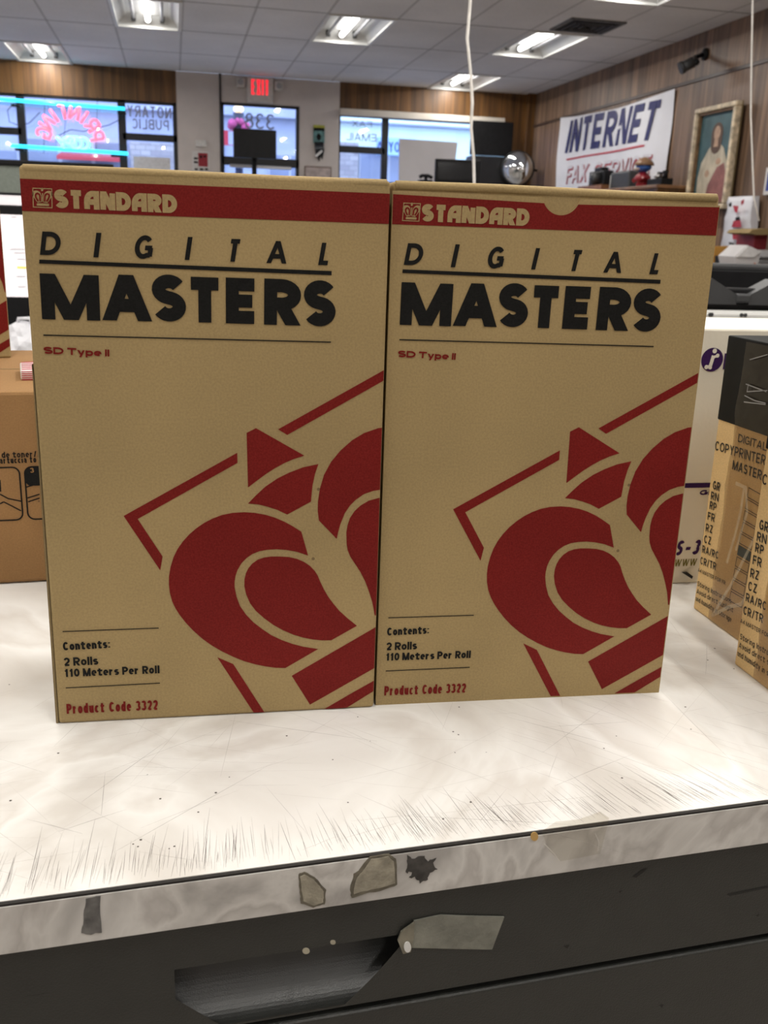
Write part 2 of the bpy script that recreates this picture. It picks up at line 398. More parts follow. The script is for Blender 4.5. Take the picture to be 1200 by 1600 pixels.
def clip_half(poly, ax, lim, sgn):
    out = []
    for i in range(len(poly)):
        a, b = poly[i], poly[(i+1) % len(poly)]
        da, db = sgn*(a[ax]-lim), sgn*(b[ax]-lim)
        if da >= 0: out.append(a)
        if da*db < 0:
            t = da/(da-db); out.append((a[0]+(b[0]-a[0])*t, a[1]+(b[1]-a[1])*t))
    return out
def strip_quads(pts, t, closed=False):
    n = len(pts); off = []
    for i in range(n):
        p = Vector(pts[i])
        a = Vector(pts[i-1]) if i > 0 else (Vector(pts[-2]) if closed else None)
        b = Vector(pts[i+1]) if i < n-1 else (Vector(pts[1]) if closed else None)
        ds = []
        if a is not None and (p-a).length > 1e-9: ds.append((p-a).normalized())
        if b is not None and (b-p).length > 1e-9: ds.append((b-p).normalized())
        if not ds: off.append(Vector((0, 0))); continue
        m = sum((Vector((-d.y, d.x)) for d in ds), Vector((0, 0)))
        if m.length < 1e-6: m = Vector((-ds[0].y, ds[0].x))
        m.normalize(); c = max(.45, m.dot(Vector((-ds[0].y, ds[0].x))))
        off.append(m*(t/2/c))
    return [[tuple(Vector(pts[i])+off[i]), tuple(Vector(pts[i])-off[i]), tuple(Vector(pts[i+1])-off[i+1]), tuple(Vector(pts[i+1])+off[i+1])] for i in range(n-1)]
def text_polys(s, width, t, gap=.14, space=.38, th=None):
    """polygons of a line of text: cap height 1, total width as given, stroke weight t; returns list of (layer, polygon)"""
    gw = sum(G[c][0] for c in s if c != ' ')
    fixed = sum(t for c in s if c != ' ') + gap*(len(s)-1)
    sp = s.count(' ')*space
    k = (width-fixed-sp)/max(gw, 1e-6) if gw else 1
    x = 0; out = []
    for c in s:
        if c == ' ': x += space+gap; continue
        w, y0, y1, strokes = G[c]; w = w*k
        x0, x1 = x, x+w+t; X = lambda q: x0+t/2+q*w
        Y = lambda q: y0+t/2+q*(y1-y0-t)
        for li, (kind, pts) in enumerate(strokes):
            if kind == 'L' and pts[0][1] != pts[1][1]:
                ya, yb = [y0 if q == 0 else y1 if q == 1 else Y(q) for q in (pts[0][1], pts[1][1])]
                dx = (pts[1][0]-pts[0][0])*w; hw = t/2*math.hypot(dx, yb-ya)/abs(yb-ya)
                xa_, xb_ = [x0+hw+q[0]*(w+t-2*hw) for q in pts] if w > 1e-6 else [x0+t/2]*2
                out.append((li, [(xa_-hw, ya), (xa_+hw, ya), (xb_+hw, yb), (xb_-hw, yb)])); continue
            P = [(X(a), Y(b)) for a, b in pts]
            cl = (abs(P[0][0]-P[-1][0])+abs(P[0][1]-P[-1][1])) < 1e-6
            for q in strip_quads(P, t*.55 if kind == 'T' else t, cl):
                q = clip_half(clip_half(q, 1, y0, 1), 1, y1, -1)
                if w > 1e-6: q = clip_half(clip_half(q, 0, x0-.0, 1), 0, x1+.0, -1) if len(q) > 2 else q
                if len(q) > 2: out.append((li, q))
        x = x1+gap
    return out
def put_text(b, s, p0, p1, cap, t, slant=0, y=-.0004, mi=0, gap=.14, space=.38, mirror=False, step=.00002, fmap=None):
    """text from local (x,z) p0 to p1 along its baseline, cap height cap (metres)"""
    p0 = Vector(p0); p1 = Vector(p1); L = (p1-p0).length; e = (p1-p0)/L; u = Vector((-e.y, e.x))
    for li, q in text_polys(s, L/cap, t, gap, space):
        pts = []
        for (a, c) in q:
            a = a+slant*(c)
            if mirror: a = L/cap-a
            v = p0+e*(a*cap)+u*(c*cap)
            pts.append(fmap(a*cap, c*cap) if fmap else (v.x, v.y))
        A = sum(pts[i][0]*pts[(i+1) % len(pts)][1]-pts[(i+1) % len(pts)][0]*pts[i][1] for i in range(len(pts)))
        if abs(A) < 1e-12: continue
        if A < 0: pts = pts[::-1]
        b.face([(px, y-step*li, pz) for px, pz in pts], mi)
def text_px(b, T, s, a, c, top, t, **kw):
    """baseline from pixel a to pixel c, cap top at pixel top (above a)"""
    A, Cc, Tp = T.px(*a), T.px(*c), T.px(*top)
    put_text(b, s, A, Cc, abs(Tp[1]-A[1]), t, **kw)
def line(b, p, q, w, y=-.0004, mi=0):
    p = Vector(p); q = Vector(q); d = (q-p).normalized(); n = Vector((-d.y, d.x))*w/2
    b.poly([tuple(p+n), tuple(q+n), tuple(q-n), tuple(p-n)], y, mi)
def path(b, pts, w, y=-.0004, mi=0):
    cl = (Vector(pts[0])-Vector(pts[-1])).length < 1e-7
    for q in strip_quads(pts, w, cl): b.poly(q, y, mi)
def rrect(x0, x1, z0, z1, r, n=5):
    p = []
    for cx, cz, a in ((x1-r, z1-r, 0), (x0+r, z1-r, 90), (x0+r, z0+r, 180), (x1-r, z0+r, 270)):
        p += [(cx+r*math.cos(math.radians(a+90*i/n)), cz+r*math.sin(math.radians(a+90*i/n))) for i in range(n+1)]
    return p
def circle(cx, cz, r, n=32): return [(cx+r*math.cos(2*PI*i/n), cz+r*math.sin(2*PI*i/n)) for i in range(n)]

# ------------------------------------------------------------------ palette
GX0, GDX, GY0, GDY = -1.0856, 0.6080, D_WALL-0.002, 1.2260      # ceiling grid
M_KRAFT = cardboard('kraft_board', (.335, .243, .113))
M_KRAFT_DARK = cardboard('kraft_board_edge', (.20, .145, .07))
M_KRAFT2 = cardboard('warm_kraft_board', (.28, .155, .063))
M_KRAFT3 = cardboard('yellow_kraft_board', (.80, .56, .27))
M_RED = ink('red_ink', (.155, .009, .007))
M_BLACK_INK = ink('black_ink', (.007, .007, .0065))
M_BLACK_INK2 = ink('dull_black_ink', (.03, .027, .024))
M_TOP = marble('white_marbled_laminate', (.60, .575, .54), (.765, .757, .735), (.65, .625, .59), 3.4, .34)
M_BAND = marble('grey_marbled_laminate', (.36, .345, .33), (.60, .585, .56), (.44, .42, .40), 7, .35, 2.6)
M_DARKLINE = mat('dark_seam', (.012, .010, .008), .8)
M_STEEL = mat('charcoal_painted_steel', (.022, .023, .0205), .36, 0, .1, 60, .22, 1100)
M_BLACK = mat('black_plastic', (.010, .010, .011), .45, 0, .2, 20, .1, spec=.2)
M_BLACKF = mat('black_frame_paint', (.008, .008, .009), .45, 0, .2, 15)
M_DGREY = mat('dark_grey_plastic', (.035, .036, .038), .5, 0, .15, 20, .1)
M_WHITEP = mat('white_plastic', (.72, .72, .70), .4, 0, .04, 12)
M_OFFW = mat('off_white_plastic', (.55, .55, .53), .45, 0, .05, 12)
M_BEIGE = mat('beige_wall_paint', (.58, .53, .50), .8, 0, .05, 5, .1, 200)
M_CARTON = mat('white_carton_board', (.74, .69, .58), .6, 0, .05, 14, .1, 300)
M_WOOD_R = wood_panel('brown_wood_paneling', (.10, .058, .036), (.26, .165, .105), .125)
M_WOOD_F = wood_panel('amber_wood_paneling', (.06, .026, .008), (.185, .088, .024), .14, .03)
M_FLOOR = mat('worn_floor_tile', (.34, .30, .26), .5, 0, .2, 4)
M_GLASS = glass_mat('window_glass')
M_METAL = mat('brushed_metal', (.55, .55, .56), .3, 1, .06, 40)

# ------------------------------------------------------------------ room shell
LIGHT_CELLS = [(-1, 1), (1, 2), (1, 3), (4, 3), (7, 3), (7, 1), (7, 5)]
# (column from the grid line GX0, row counted back from the window wall); listed below with their own labels
CELLS = {}
def cell(i, j): return GX0+GDX*i, GX0+GDX*(i+1), GY0-GDY*(j+1), GY0-GDY*j
FIX = [
 (-1, 0, 'ceiling light over the left shop window, nearest the corner with the neon glow'),
 (1, 2, 'ceiling light at the top left, in front of the wood strip over the left window'),
 (4, 2, 'ceiling light in the middle of the row, straight above the glass door'),
 (7, 0, 'ceiling light close to the right window wall, behind the white hanging cord'),
 (7, 2, 'ceiling light beside the black air vent'),
 (7, 4, 'ceiling light cut off by the top edge, nearer than the black air vent'),
]
HIDDEN_FIX = [(-1, 6), (2, 6), (5, 6), (-3, 3), (3, 8), (-1, 8), (6, 8), (1, 9), (3, 9), (2, 10), (-2, 10), (6, 10), (2, 12), (-2, 12), (6, 12), (-5, 6), (-5, 10)]  # unseen fixtures placed for their light; several over the counter added to brighten it
cells = {(i, j) for i, j, _ in FIX} | set(HIDDEN_FIX)
VENT = (7, 3)
b = B()
i0, i1 = -6, 10
for i in range(i0, i1):
    for j in range(0, 14):
        if (i, j) in cells: continue
        x0, x1, y0, y1 = cell(i, j)
        x0 = max(x0, X_LEFT); x1 = min(x1, X_RIGHT)
        if x1 <= x0: continue
        b.face([(x0, y0, Z_CEIL), (x0, y1, Z_CEIL), (x1, y1, Z_CEIL), (x1, y0, Z_CEIL)])
struct('ceiling', b, ceiling_mat())
b = B(); b.box(X_LEFT-.1, X_RIGHT+.1, Y_BACK-.1, D_WALL+.1, Z_FLOOR-.1, Z_FLOOR); struct('floor', b, M_FLOOR)
b = B(); b.box(X_LEFT-.12, X_LEFT, Y_BACK-.1, D_WALL, Z_FLOOR, Z_CEIL+.4); struct('wall_left', b, M_BEIGE)
b = B(); b.box(X_LEFT, X_RIGHT, Y_BACK-.12, Y_BACK, Z_FLOOR, Z_CEIL+.4); struct('wall_back', b, M_BEIGE)
b = B(); b.box(X_RIGHT, X_RIGHT+.12, Y_BACK-.1, D_WALL+.2, Z_FLOOR, Z_CEIL+.4); struct('wall_right', b, M_WOOD_R)
# front wall with its three openings (x and heights read on the wall plane)
def wp(px, py): p = onY(px, py, D_WALL); return p.x, p.z
xa, xb = wp(5, 143)[0]-2.3, wp(277, 200)[0]            # left window
dx0, dx1 = wp(345, 200)[0], wp(468, 200)[0]            # door
wx0, wx1 = wp(530, 200)[0], wp(800, 200)[0]            # right window
zt = 1.755; zdt = 1.80; sill = -.25
b = B()
y0, y1 = D_WALL, D_WALL+.15
b.box(xb, dx0, y0, y1, Z_FLOOR, Z_CEIL+.3); b.box(dx1, wx0, y0, y1, Z_FLOOR, Z_CEIL+.3)
b.box(dx0, dx1, y0, y1, zdt, Z_CEIL+.3)
b.box(X_LEFT-.1, xa, y0, y1, Z_FLOOR, Z_CEIL+.3, mi=1); b.box(xa, xb, y0, y1, zt, Z_CEIL+.3, mi=1)
b.box(wx0, wx1, y0, y1, zt, Z_CEIL+.3, mi=1); b.box(wx1, X_RIGHT, y0, y1, Z_FLOOR, Z_CEIL+.3, mi=1)
b.box(xa, xb, y0, y1, Z_FLOOR, sill); b.box(wx0, wx1, y0, y1, Z_FLOOR, sill)
struct('wall_front', b, [M_BEIGE, M_WOOD_F])
# trims
b = B(); zr = onX(1054, 136, X_RIGHT).z
b.box(X_RIGHT-.012, X_RIGHT, -2, D_WALL, zr-.012, zr+.018, .003); struct('trim_1', b, mat('dark_rail_wood', (.05, .028, .018), .4, 0, .3, 8, stretch=(3, .4, 3)))
b = B(); h0 = wp(530, 178); h1 = wp(786, 186)
b.box(h0[0], h1[0], D_WALL-.09, D_WALL, 1.725, 1.80, .006); struct('trim_2', b, mat('cream_trim_paint', (.62, .57, .50), .6, 0, .06, 6))
b = B(); b.box(X_RIGHT-.10, X_RIGHT, D_WALL-.1, D_WALL, Z_FLOOR, Z_CEIL, .004); struct('trim_3', b, M_WOOD_F)
b = B(); b.tube([(wp(345, 125)[0]-.01, D_WALL-.012, Z_CEIL), (wp(345, 125)[0]-.01, D_WALL-.012, 1.0)], .012, 6); struct('trim_4', b, M_BLACKF)

# windows and door
def bar(b, x0, x1, z0, z1, y0=None, y1=None): b.box(x0, x1, D_WALL+.02 if y0 is None else y0, D_WALL+.09 if y1 is None else y1, z0, z1, .004)
def empty(name): o = bpy.data.objects.new(name, None); COL.objects.link(o); return o
w1 = empty('window_1'); w1['kind'] = 'structure'
b = B(); fw = .045
m1, m2 = wp(32, 180)[0], wp(190, 180)[0]; zl = wp(32, 205)[1]; zl2 = wp(260, 216)[1]
bar(b, xa, xb, zt-.03, zt); bar(b, xa, xb, sill, sill+.06); bar(b, xa, xa+.06, sill, zt); bar(b, xb-.05, xb, sill, zt)
bar(b, m1-fw, m1+fw, sill, zt); bar(b, m2-fw, m2+fw, sill, zt)
bar(b, xa, m1, zl-.04, zl+.04); bar(b, m2, xb, zl2-.04, zl2+.04)
b.build('window_frame', M_BLACKF, w1)
b = B(); b.box(xa, xb, D_WALL+.05, D_WALL+.056, sill, zt); b.build('pane', M_GLASS, w1)
M_VINYL = mat('grey_window_vinyl', (.26, .27, .33), .6)
T = frame_only((0, D_WALL+.045, 0), 0)
def glass_words(b, rows, t=.14, gap=.14):
    for s, a, c, top in rows:
        A, Cc, Tp = T.px(*a), T.px(*c), T.px(*top)
        put_text(b, s, A, (Cc[0], A[1]), abs(Tp[1]-A[1]), t, mirror=True, y=D_WALL+.045, gap=gap)
b = B(); glass_words(b, [('NOTARY', (199, 182), (268, 182), (199, 164)), ('PUBLIC', (206, 201), (264, 201), (206, 185))]); b.build('lettering', M_VINYL, w1)['label'] = 'grey NOTARY PUBLIC lettering on the glass, seen reversed'
d1 = empty('door_1'); d1['kind'] = 'structure'
b = B(); zd = wp(400, 250)[1]
bar(b, dx0, dx0+.04, Z_FLOOR, zdt); bar(b, dx1-.04, dx1, Z_FLOOR, zdt); bar(b, dx0, dx1, zdt-.03, zdt)
bar(b, dx0, dx1, zd-.07, zd+.03); bar(b, dx0, dx1, Z_FLOOR, Z_FLOOR+.2)
b.build('door_frame', M_BLACKF, d1)
b = B(); b.box(dx0, dx1, D_WALL+.05, D_WALL+.056, Z_FLOOR, zdt); b.build('pane', M_GLASS, d1)
b = B(); b.box(dx0+.1, dx1-.1, D_WALL-.03, D_WALL+.02, zd-.1, zd-.06, .01); b.build('push_bar', M_METAL, d1)
b = B(); glass_words(b, [('338', (383, 200.5), (429, 200.5), (383, 176))], .12); b.build('lettering', M_VINYL, d1)['label'] = 'grey 338 house number on the glass, seen reversed'
w2 = empty('window_2'); w2['kind'] = 'structure'
b = B(); m3 = wp(603, 200)[0]; zl3 = wp(565, 234)[1]
bar(b, wx0, wx1, zt-.035, zt); bar(b, wx0, wx1, sill, sill+.06); bar(b, wx0, wx0+.02, sill, zt); bar(b, wx1-.06, wx1, sill, zt)
bar(b, m3-.04, m3+.04, sill, zt); bar(b, wx0, m3, zl3-.04, zl3+.04)
b.build('window_frame', M_BLACKF, w2)
b = B(); b.box(wx0, wx1, D_WALL+.05, D_WALL+.056, sill, zt); b.build('pane', M_GLASS, w2)
b = B(); glass_words(b, [('FAX', (550, 197), (581, 197), (550, 188)), ('EMAIL', (541, 219), (588, 219), (541, 207))]); b.build('lettering', M_VINYL, w2)['label'] = 'grey FAX and EMAIL lettering on the glass, seen reversed'

# ------------------------------------------------------------------ street outside
b = B(); b.box(-16, 24, D_WALL+.2, 34, Z_FLOOR-.25, Z_FLOOR-.1); struct('street', b, mat('asphalt', (.20, .21, .23), .8, 0, .2, 3))
FY = 24.
t = Thing('street_building', 'pale shop building across the street, seen through the windows', 'building', (0, FY, Z_FLOOR-.1))
zf = lambda py, px=300: onY(px, py, FY).z-(Z_FLOOR-.1)
xf = lambda px, py=230: onY(px, py, FY-.1).x
M_FAC = mat('pale_stucco', (.40, .43, .58), .85, 0, .12, 1.2)
xm = xf(520)
b = B(); b.box(-16, xm, 0, 4, 0, 9); t('facade', b, M_FAC, 'lavender grey front')
b = B(); b.box(xm, 24, 0, 4, 0, 9); t('facade', b, mat('pale_aqua_stucco', (.80, .93, .88), .85, 0, .06, 1.5), 'paler blue green front')
st, N_, L_, p_ = node_mat('grey_stone_blocks')
br = N_.new('ShaderNodeTexBrick'); tc = N_.new('ShaderNodeTexCoord'); mp = N_.new('ShaderNodeMapping'); mp.inputs['Rotation'].default_value = (PI/2, 0, 0)
br.inputs['Color1'].default_value = (.30, .27, .30, 1); br.inputs['Color2'].default_value = (.45, .42, .44, 1); br.inputs['Mortar'].default_value = (.25, .24, .26, 1)
br.inputs['Scale'].default_value = 2.2; L_.new(tc.outputs['Object'], mp.inputs[0]); L_.new(mp.outputs[0], br.inputs['Vector']); L_.new(br.outputs[0], p_.inputs['Base Color'])
for (pa, pb) in ((203, 300), (528, 560)):
    b = B(); b.box(xf(pa), xf(pb), -.12, 0, 0, zf(222, pa)); t('stone_pier', b, st)
M_SHOP = mat('shop_glass', (.20, .23, .34), .2, 0, .25, .8)
M_SHOPF = mat('pale_shop_frame', (.42, .44, .54), .5)
for (pa, pb, ta) in ((-120, 28, 224), (40, 196, 212), (310, 352, 215), (420, 520, 236), (562, 700, 236)):
    f = B(); f.box(xf(pa), xf(pb), -.06, 0, .5, zf(ta, (pa+pb)/2)); fo = t('shop_window', f, M_SHOPF)
    g = B(); n = 3
    for k in range(n):
        xx0 = xf(pa)+(xf(pb)-xf(pa))*(k+.06)/n; xx1 = xf(pa)+(xf(pb)-xf(pa))*(k+.94)/n
        g.box(xx0, xx1, -.07, -.05, .6, zf(ta, (pa+pb)/2)-.12)
    g.build('pane', M_SHOP, fo)
b = B(); b.box(-16, 24, -.25, 0, zf(170, 150), zf(166, 150), .03); t('cornice', b, M_FAC)
M_SHOP_LIGHT = mat('red_shop_light_paint', (.5, .05, .07), .8)  # red sheet standing in for the coloured lights of the shop front
b = B(); b.face([(xf(95), -1.1, zf(258)), (xf(190), -1.1, zf(258)), (xf(190), 0, zf(247)), (xf(95), 0, zf(247))]); b.face([(xf(95), -1.1, zf(258)), (xf(190), -1.1, zf(258)), (xf(190), -1.1, zf(263)), (xf(95), -1.1, zf(263))]); t('shop_light_sheet', b, M_SHOP_LIGHT)
SY = FY-.7
t = Thing('hanging_sign', 'pale blue sign with dark blue letters across the street', 'sign', (0, SY, 0))
a = t.px(590, 242); c = t.px(650, 217)
b = B(); b.box(a[0], c[0], 0, .2, a[1], c[1], .02); b.box(a[0]+.2, a[0]+.3,   .2, .44, a[1]+.1, a[1]+.2); b.box(c[0]-.3, c[0]-.2,   .2, .44, a[1]+.1, a[1]+.2)
t('board', b, mat('blue_sign_board', (.35, .55, .85), .5))
b = B(); text_px(b, t, 'A', (588, 237), (599, 237), (588, 221), .16, y=-.005); text_px(b, t, 'YO', (607.5, 238), (624.5, 238), (607.5, 222), .14, y=-.005, gap=.12); t('lettering', b, mat('navy_sign_paint', (.02, .05, .22), .5))
LY = 17.
t = Thing('street_lamp', 'black street lamp with lit globe, pink flowers and red banner outside the door', 'street lamp', onY(373, 200, LY)*1)
t.o.location.z = t.loc.z = Z_FLOOR-.1
def lz(py): return onY(373, py, LY).z-t.loc.z
b = B(); b.lathe([(.16, 0), (.16, .3), (.08, .45), (.06, lz(196)), (.13, lz(190)), (.07, lz(184)), (.10, lz(177))], n=14)
t('pole', b, mat('blue_black_iron', (.02, .025, .06), .4))
b = B(); rr = (onY(382, 170, LY).x-onY(366, 170, LY).x)/2; b.ball((0, 0, (lz(164)+lz(177))/2), (rr, rr, (lz(164)-lz(177))/2), sub=3)
t('globe', b, mat('lit_globe_glass', (1., .72, .42), .3, emit=1.6))
b = B()
for k in range(14):
    a = 2*PI*k/14; b.ball((.13*math.cos(a), .13*math.sin(a), lz(195)+.05*random.uniform(-1, 1)), random.uniform(.05, .08), sub=1)
t('flower_basket', b, mat('pink_flowers', (.55, .08, .25), .8, 0, .4, 20))
b = B(); q = onY(350, 216, LY); b.box(q.x-t.loc.x, q.x-t.loc.x+.07, -.02, .02, lz(228), lz(205)); b.box(q.x-t.loc.x+.05, .0, -.01, .01, lz(206), lz(205)); b.box(q.x-t.loc.x+.05, .0, -.01, .01, lz(228), lz(227)); t('banner', b, mat('red_banner_cloth', (.55, .03, .07), .7))

# ------------------------------------------------------------------ ceiling fixtures
M_TUBE = mat('lit_fluorescent_tube', (1, .97, .93), .4, var=.01, emit=TUBE_L)
M_TUBE_OFF = mat('unlit_tube_glass', (.45, .45, .47), .3)
M_PAN = mat('white_reflector_enamel', (.62, .62, .61), .35, 0, .05, 6)
M_CLIP = mat('dark_lamp_holder', (.05, .05, .05), .5)
def fixture(label, i, j, group):
    x0, x1, y0, y1 = cell(i, j); cx, cy = (x0+x1)/2, (y0+y1)/2; hx, hy = GDX/2-.012, GDY/2-.014
    t = Thing('ceiling_light', label, 'ceiling light', (cx, cy, Z_CEIL), 0, group)
    b = B(); H = .095; a = .10; e = .06
    o = [(-hx, -hy, 0), (hx, -hy, 0), (hx, hy, 0), (-hx, hy, 0)]; q = [(-hx+a, -hy+e, H), (hx-a, -hy+e, H), (hx-a, hy-e, H), (-hx+a, hy-e, H)]
    for k in range(4): b.face([o[k], q[k], q[(k+1) % 4], o[(k+1) % 4]])
    b.face(q[::-1]); t('reflector_pan', b, M_PAN)
    b = B(); r = .022
    b.box(-hx-.012, -hx+r, -hy-.014, hy+.014, -.012, .004, .002); b.box(hx-r, hx+.012, -hy-.014, hy+.014, -.012, .004, .002)
    b.box(-hx+r, hx-r, -hy-.014, -hy+r, -.012, .004, .002); b.box(-hx+r, hx-r, hy-r, hy+.014, -.012, .004, .002); t('frame', b, M_WHITEP)
    b = B(); b.tube([(-.0, -hy+.09, .05), (-.0, hy-.09, .05)], .024, 12); t('lit_tube', b, M_TUBE, 'lit white fluorescent tube')
    for s in (-.13, .13):
        b = B(); b.tube([(s, -hy+.08, .06), (s, hy-.08, .06)], .015, 10); t('dark_tube', b, M_TUBE_OFF, 'unlit grey fluorescent tube')
    for s in (-.13, 0, .13):
        for w in (-1, 1):
            b = B(); b.box(s-.02, s+.02, w*(hy-.07)-.015, w*(hy-.07)+.015, .03, .09, .004); t('lamp_holder', b, M_CLIP)
    ld = bpy.data.lights.new('tube_light', 'AREA'); ld.shape = 'RECTANGLE'; ld.size = .05; ld.size_y = 1.0; ld.energy = LAMP_W; ld.color = (1, .965, .905)
    lo = bpy.data.objects.new('tube_light', ld); COL.objects.link(lo); lo.parent = t.o; lo.location = (0, 0, .025)
    return t
for i, j, lab in FIX: fixture(lab, i, j, 'recessed fluorescent ceiling lights')
for i, j in HIDDEN_FIX: fixture('recessed fluorescent ceiling light outside the picture, unseen and added for its light', i, j, 'ceiling lights outside the picture')
# air vent in one tile
x0, x1, y0, y1 = cell(*VENT)
p0 = onZ(875, 50, Z_CEIL); p1 = onZ(965, 33, Z_CEIL)
t = Thing('air_vent', 'square black ceiling air vent with soot stains', 'air vent', (onZ(918, 40, Z_CEIL).x, onZ(918, 40, Z_CEIL).y, Z_CEIL))
h = .22
b = B(); b.box(-h, h, -h, h, -.006, -.001); t('backing', b, mat('sooty_vent_dark', (.015, .015, .015), .8))
b = B(); 
for (a0, a1, c0, c1) in ((-h-.03, h+.03, -h-.03, -h), (-h-.03, h+.03, h, h+.03), (-h-.03, -h, -h, h), (h, h+.03, -h, h)): b.box(a0, a1, c0, c1, -.014, 0, .002)
t('frame', b, mat('sooty_vent_frame', (.12, .12, .12), .6, 0, .4, 20))
for k in range(4):
    s = h-.045-k*.055
    b = B()
    for (a0, a1, c0, c1) in ((-s, s, -s, -s+.012), (-s, s, s-.012, s), (-s, -s+.012, -s, s), (s-.012, s, -s, s)): b.box(a0, a1, c0, c1, -.02, -.006)
    t('louvre', b, mat('dark_louvre_metal', (.05, .05, .052), .5))

# hanging cords
M_CORD = mat('white_cord', (.75, .72, .68), .6)
b = B(); b.tube([tuple(onY(x, y, 2.6)) for x, y in ((734, -70), (735, 0), (730, 60), (735, 110), (738, 160), (736, 200), (740, 245), (741, 290), (742, 330))], .0042, 8)
whole('ceiling_cable', b, M_CORD, 'white cord hanging in the middle, in front of the right window', 'cable')
b = B(); b.tube([tuple(onY(x, y, 3.6)) for x, y in ((1177, -70), (1176, 0), (1174, 100), (1173, 180), (1176, 260), (1178, 310), (1186, 345))], .0034, 8)
whole('ceiling_cable', b, M_CORD, 'thin white cord hanging beside the framed portrait', 'cable')

# ------------------------------------------------------------------ things on the window wall
M_HOUS = mat('white_sign_housing', (.62, .60, .57), .5)
t = Thing('exit_sign', 'white EXIT sign with red letters and two emergency lamps over the door', 'exit sign', (0, D_WALL-.06, 0))
a = t.px(386, 159); c = t.px(427, 123)
b = B(); b.box(a[0], c[0], 0, .058, a[1], c[1], .006); t('housing', b, M_HOUS)
b = B(); e = t.px(393, 147.5); f = t.px(420, 125.5)
put_text(b, 'EXIT', (e[0], e[1]), (f[0], e[1]), f[1]-e[1], .125, y=-.004, gap=.09); t('lettering', b, mat('red_lit_letters', (1, .02, .04), .4, var=.02, emit=1.2))
for (xa_, xb_, ya_, yb_) in ((369.5, 382.5, 122, 135), (429, 442.5, 128, 141)):
    a = t.px(xa_, yb_); c = t.px(xb_, ya_)
    b = B(); b.box(a[0], c[0], -.02, .05, a[1], c[1], .012); lo = t('emergency_lamp', b, M_HOUS)
    b = B(); b.lathe([(.03, 0), (.034, .012), (.0, .02)], ((a[0]+c[0])/2, -.036, (a[1]+c[1])/2), 'y', 14); b.build('lens', mat('lamp_lens', (.35, .36, .37), .2), lo)
t = Thing('wall_thermostat', 'small white box on the beige wall left of the door', 'thermostat', (0, D_WALL-.03, 0))
a = t.px(306, 229); c = t.px(323, 219.5); b = B(); b.box(a[0], c[0], 0, .029, a[1], c[1], .006); t('case', b, M_HOUS)
t = Thing('wall_notice', 'white notice with red square and black marks left of the door', 'notice', (0, D_WALL-.006, 0))
a = t.px(301, 270); c = t.px(327, 237); b = B(); b.box(a[0], c[0], 0, .005, a[1], c[1]); t('sheet', b, mat('notice_paper', (.62, .60, .58), .8))
b = B(); a = t.px(310, 260); c = t.px(324.5, 239.5); b.poly([(a[0], a[1]), (c[0], a[1]), (c[0], c[1]), (a[0], c[1])], -.001); t('red_square', b, mat('dull_red_print', (.28, .02, .03), .7))
b = B()
for (xa_, xb_, ya_, yb_) in ((303, 309, 246, 249), (303, 309, 252, 255), (312, 316, 243, 247), (318, 322, 243, 246), (304, 309, 263, 266), (312, 318, 263, 266), (320, 325, 263, 266)):
    a = t.px(xa_, yb_); c = t.px(xb_, ya_); b.poly([(a[0], a[1]), (c[0], a[1]), (c[0], c[1]), (a[0], c[1])], -.002)
t('printed_marks', b, M_BLACK_INK)
t = Thing('wall_calendar', 'small picture card with yellow top on the wall right of the door', 'card', (0, D_WALL-.012, 0))
def wrect(b, xa_, xb_, ya_, yb_, y, mi=0):
    a = t.px(xa_, yb_); c = t.px(xb_, ya_); b.poly([(a[0], a[1]), (c[0], a[1]), (c[0], c[1]), (a[0], c[1])], y, mi)
a = t.px(489.5, 223); c = t.px(507.5, 196); b = B(); b.box(a[0], c[0], 0, .01, a[1], c[1]); t('card_board', b, mat('teal_card', (.10, .22, .22), .6, 0, .6, 25))
b = B(); wrect(b, 489.5, 507.5, 196, 200, -.001); t('yellow_header', b, mat('yellow_card', (.42, .42, .06), .7))
b = B(); wrect(b, 490, 507, 200, 204, -.001); a = t.px(498, 214); b.poly([(a[0]+.03*math.cos(k), a[1]+.04*math.sin(k)) for k in [x*PI/6 for x in range(12)]], -.001); t('printed_marks', b, M_BLACK_INK)
t = Thing('hanging_streamer', 'dark shiny streamer hanging under the picture card', 'streamer', (0, D_WALL-.02, 0))
b = B()
for k in range(5):
    x = 493+k*2.6; pts = [t.px(x, 222), t.px(x+1, 234), t.px(x+1.5-k*.4, 246+3*(k % 3))]
    b.tube([(p[0], random.uniform(-.01, .01), p[1]) for p in pts], [.022, .018, .006], 6)
t('ribbons', b, mat('dark_foil', (.05, .055, .06), .15, .8, .5, 30))
b = B(); p = [t.px(491.5, 243), t.px(502, 234.5), t.px(503, 237.5), t.px(494, 246)]; b.prism(p, -.045, -.03); t('foil_strip', b, mat('bright_foil', (.75, .75, .75), .3, 0))
t = Thing('framed_certificate', 'pale framed certificate low on the wall right of the door', 'frame', (0, D_WALL-.03, 0))
a = t.px(476, 282); c = t.px(518, 261); b = B(); b.box(a[0], c[0], 0, .028, a[1], c[1], .004); t('frame', b, mat('brown_frame', (.16, .11, .09), .5))
b = B(); wrect(b, 477.5, 516.5, 263, 280, -.001); t('paper', b, mat('pinkish_paper', (.45, .38, .36), .7, 0, .25, 14))
t = Thing('paper_sheet', 'blank white sheet stuck low on the left window', 'paper', (0, D_WALL+.012, 0))
a = t.px(209.5, 275); c = t.px(266, 247); b = B(); b.box(a[0], c[0], 0, .003, a[1], c[1]); t('sheet', b, mat('white_paper', (.62, .62, .64), .8))

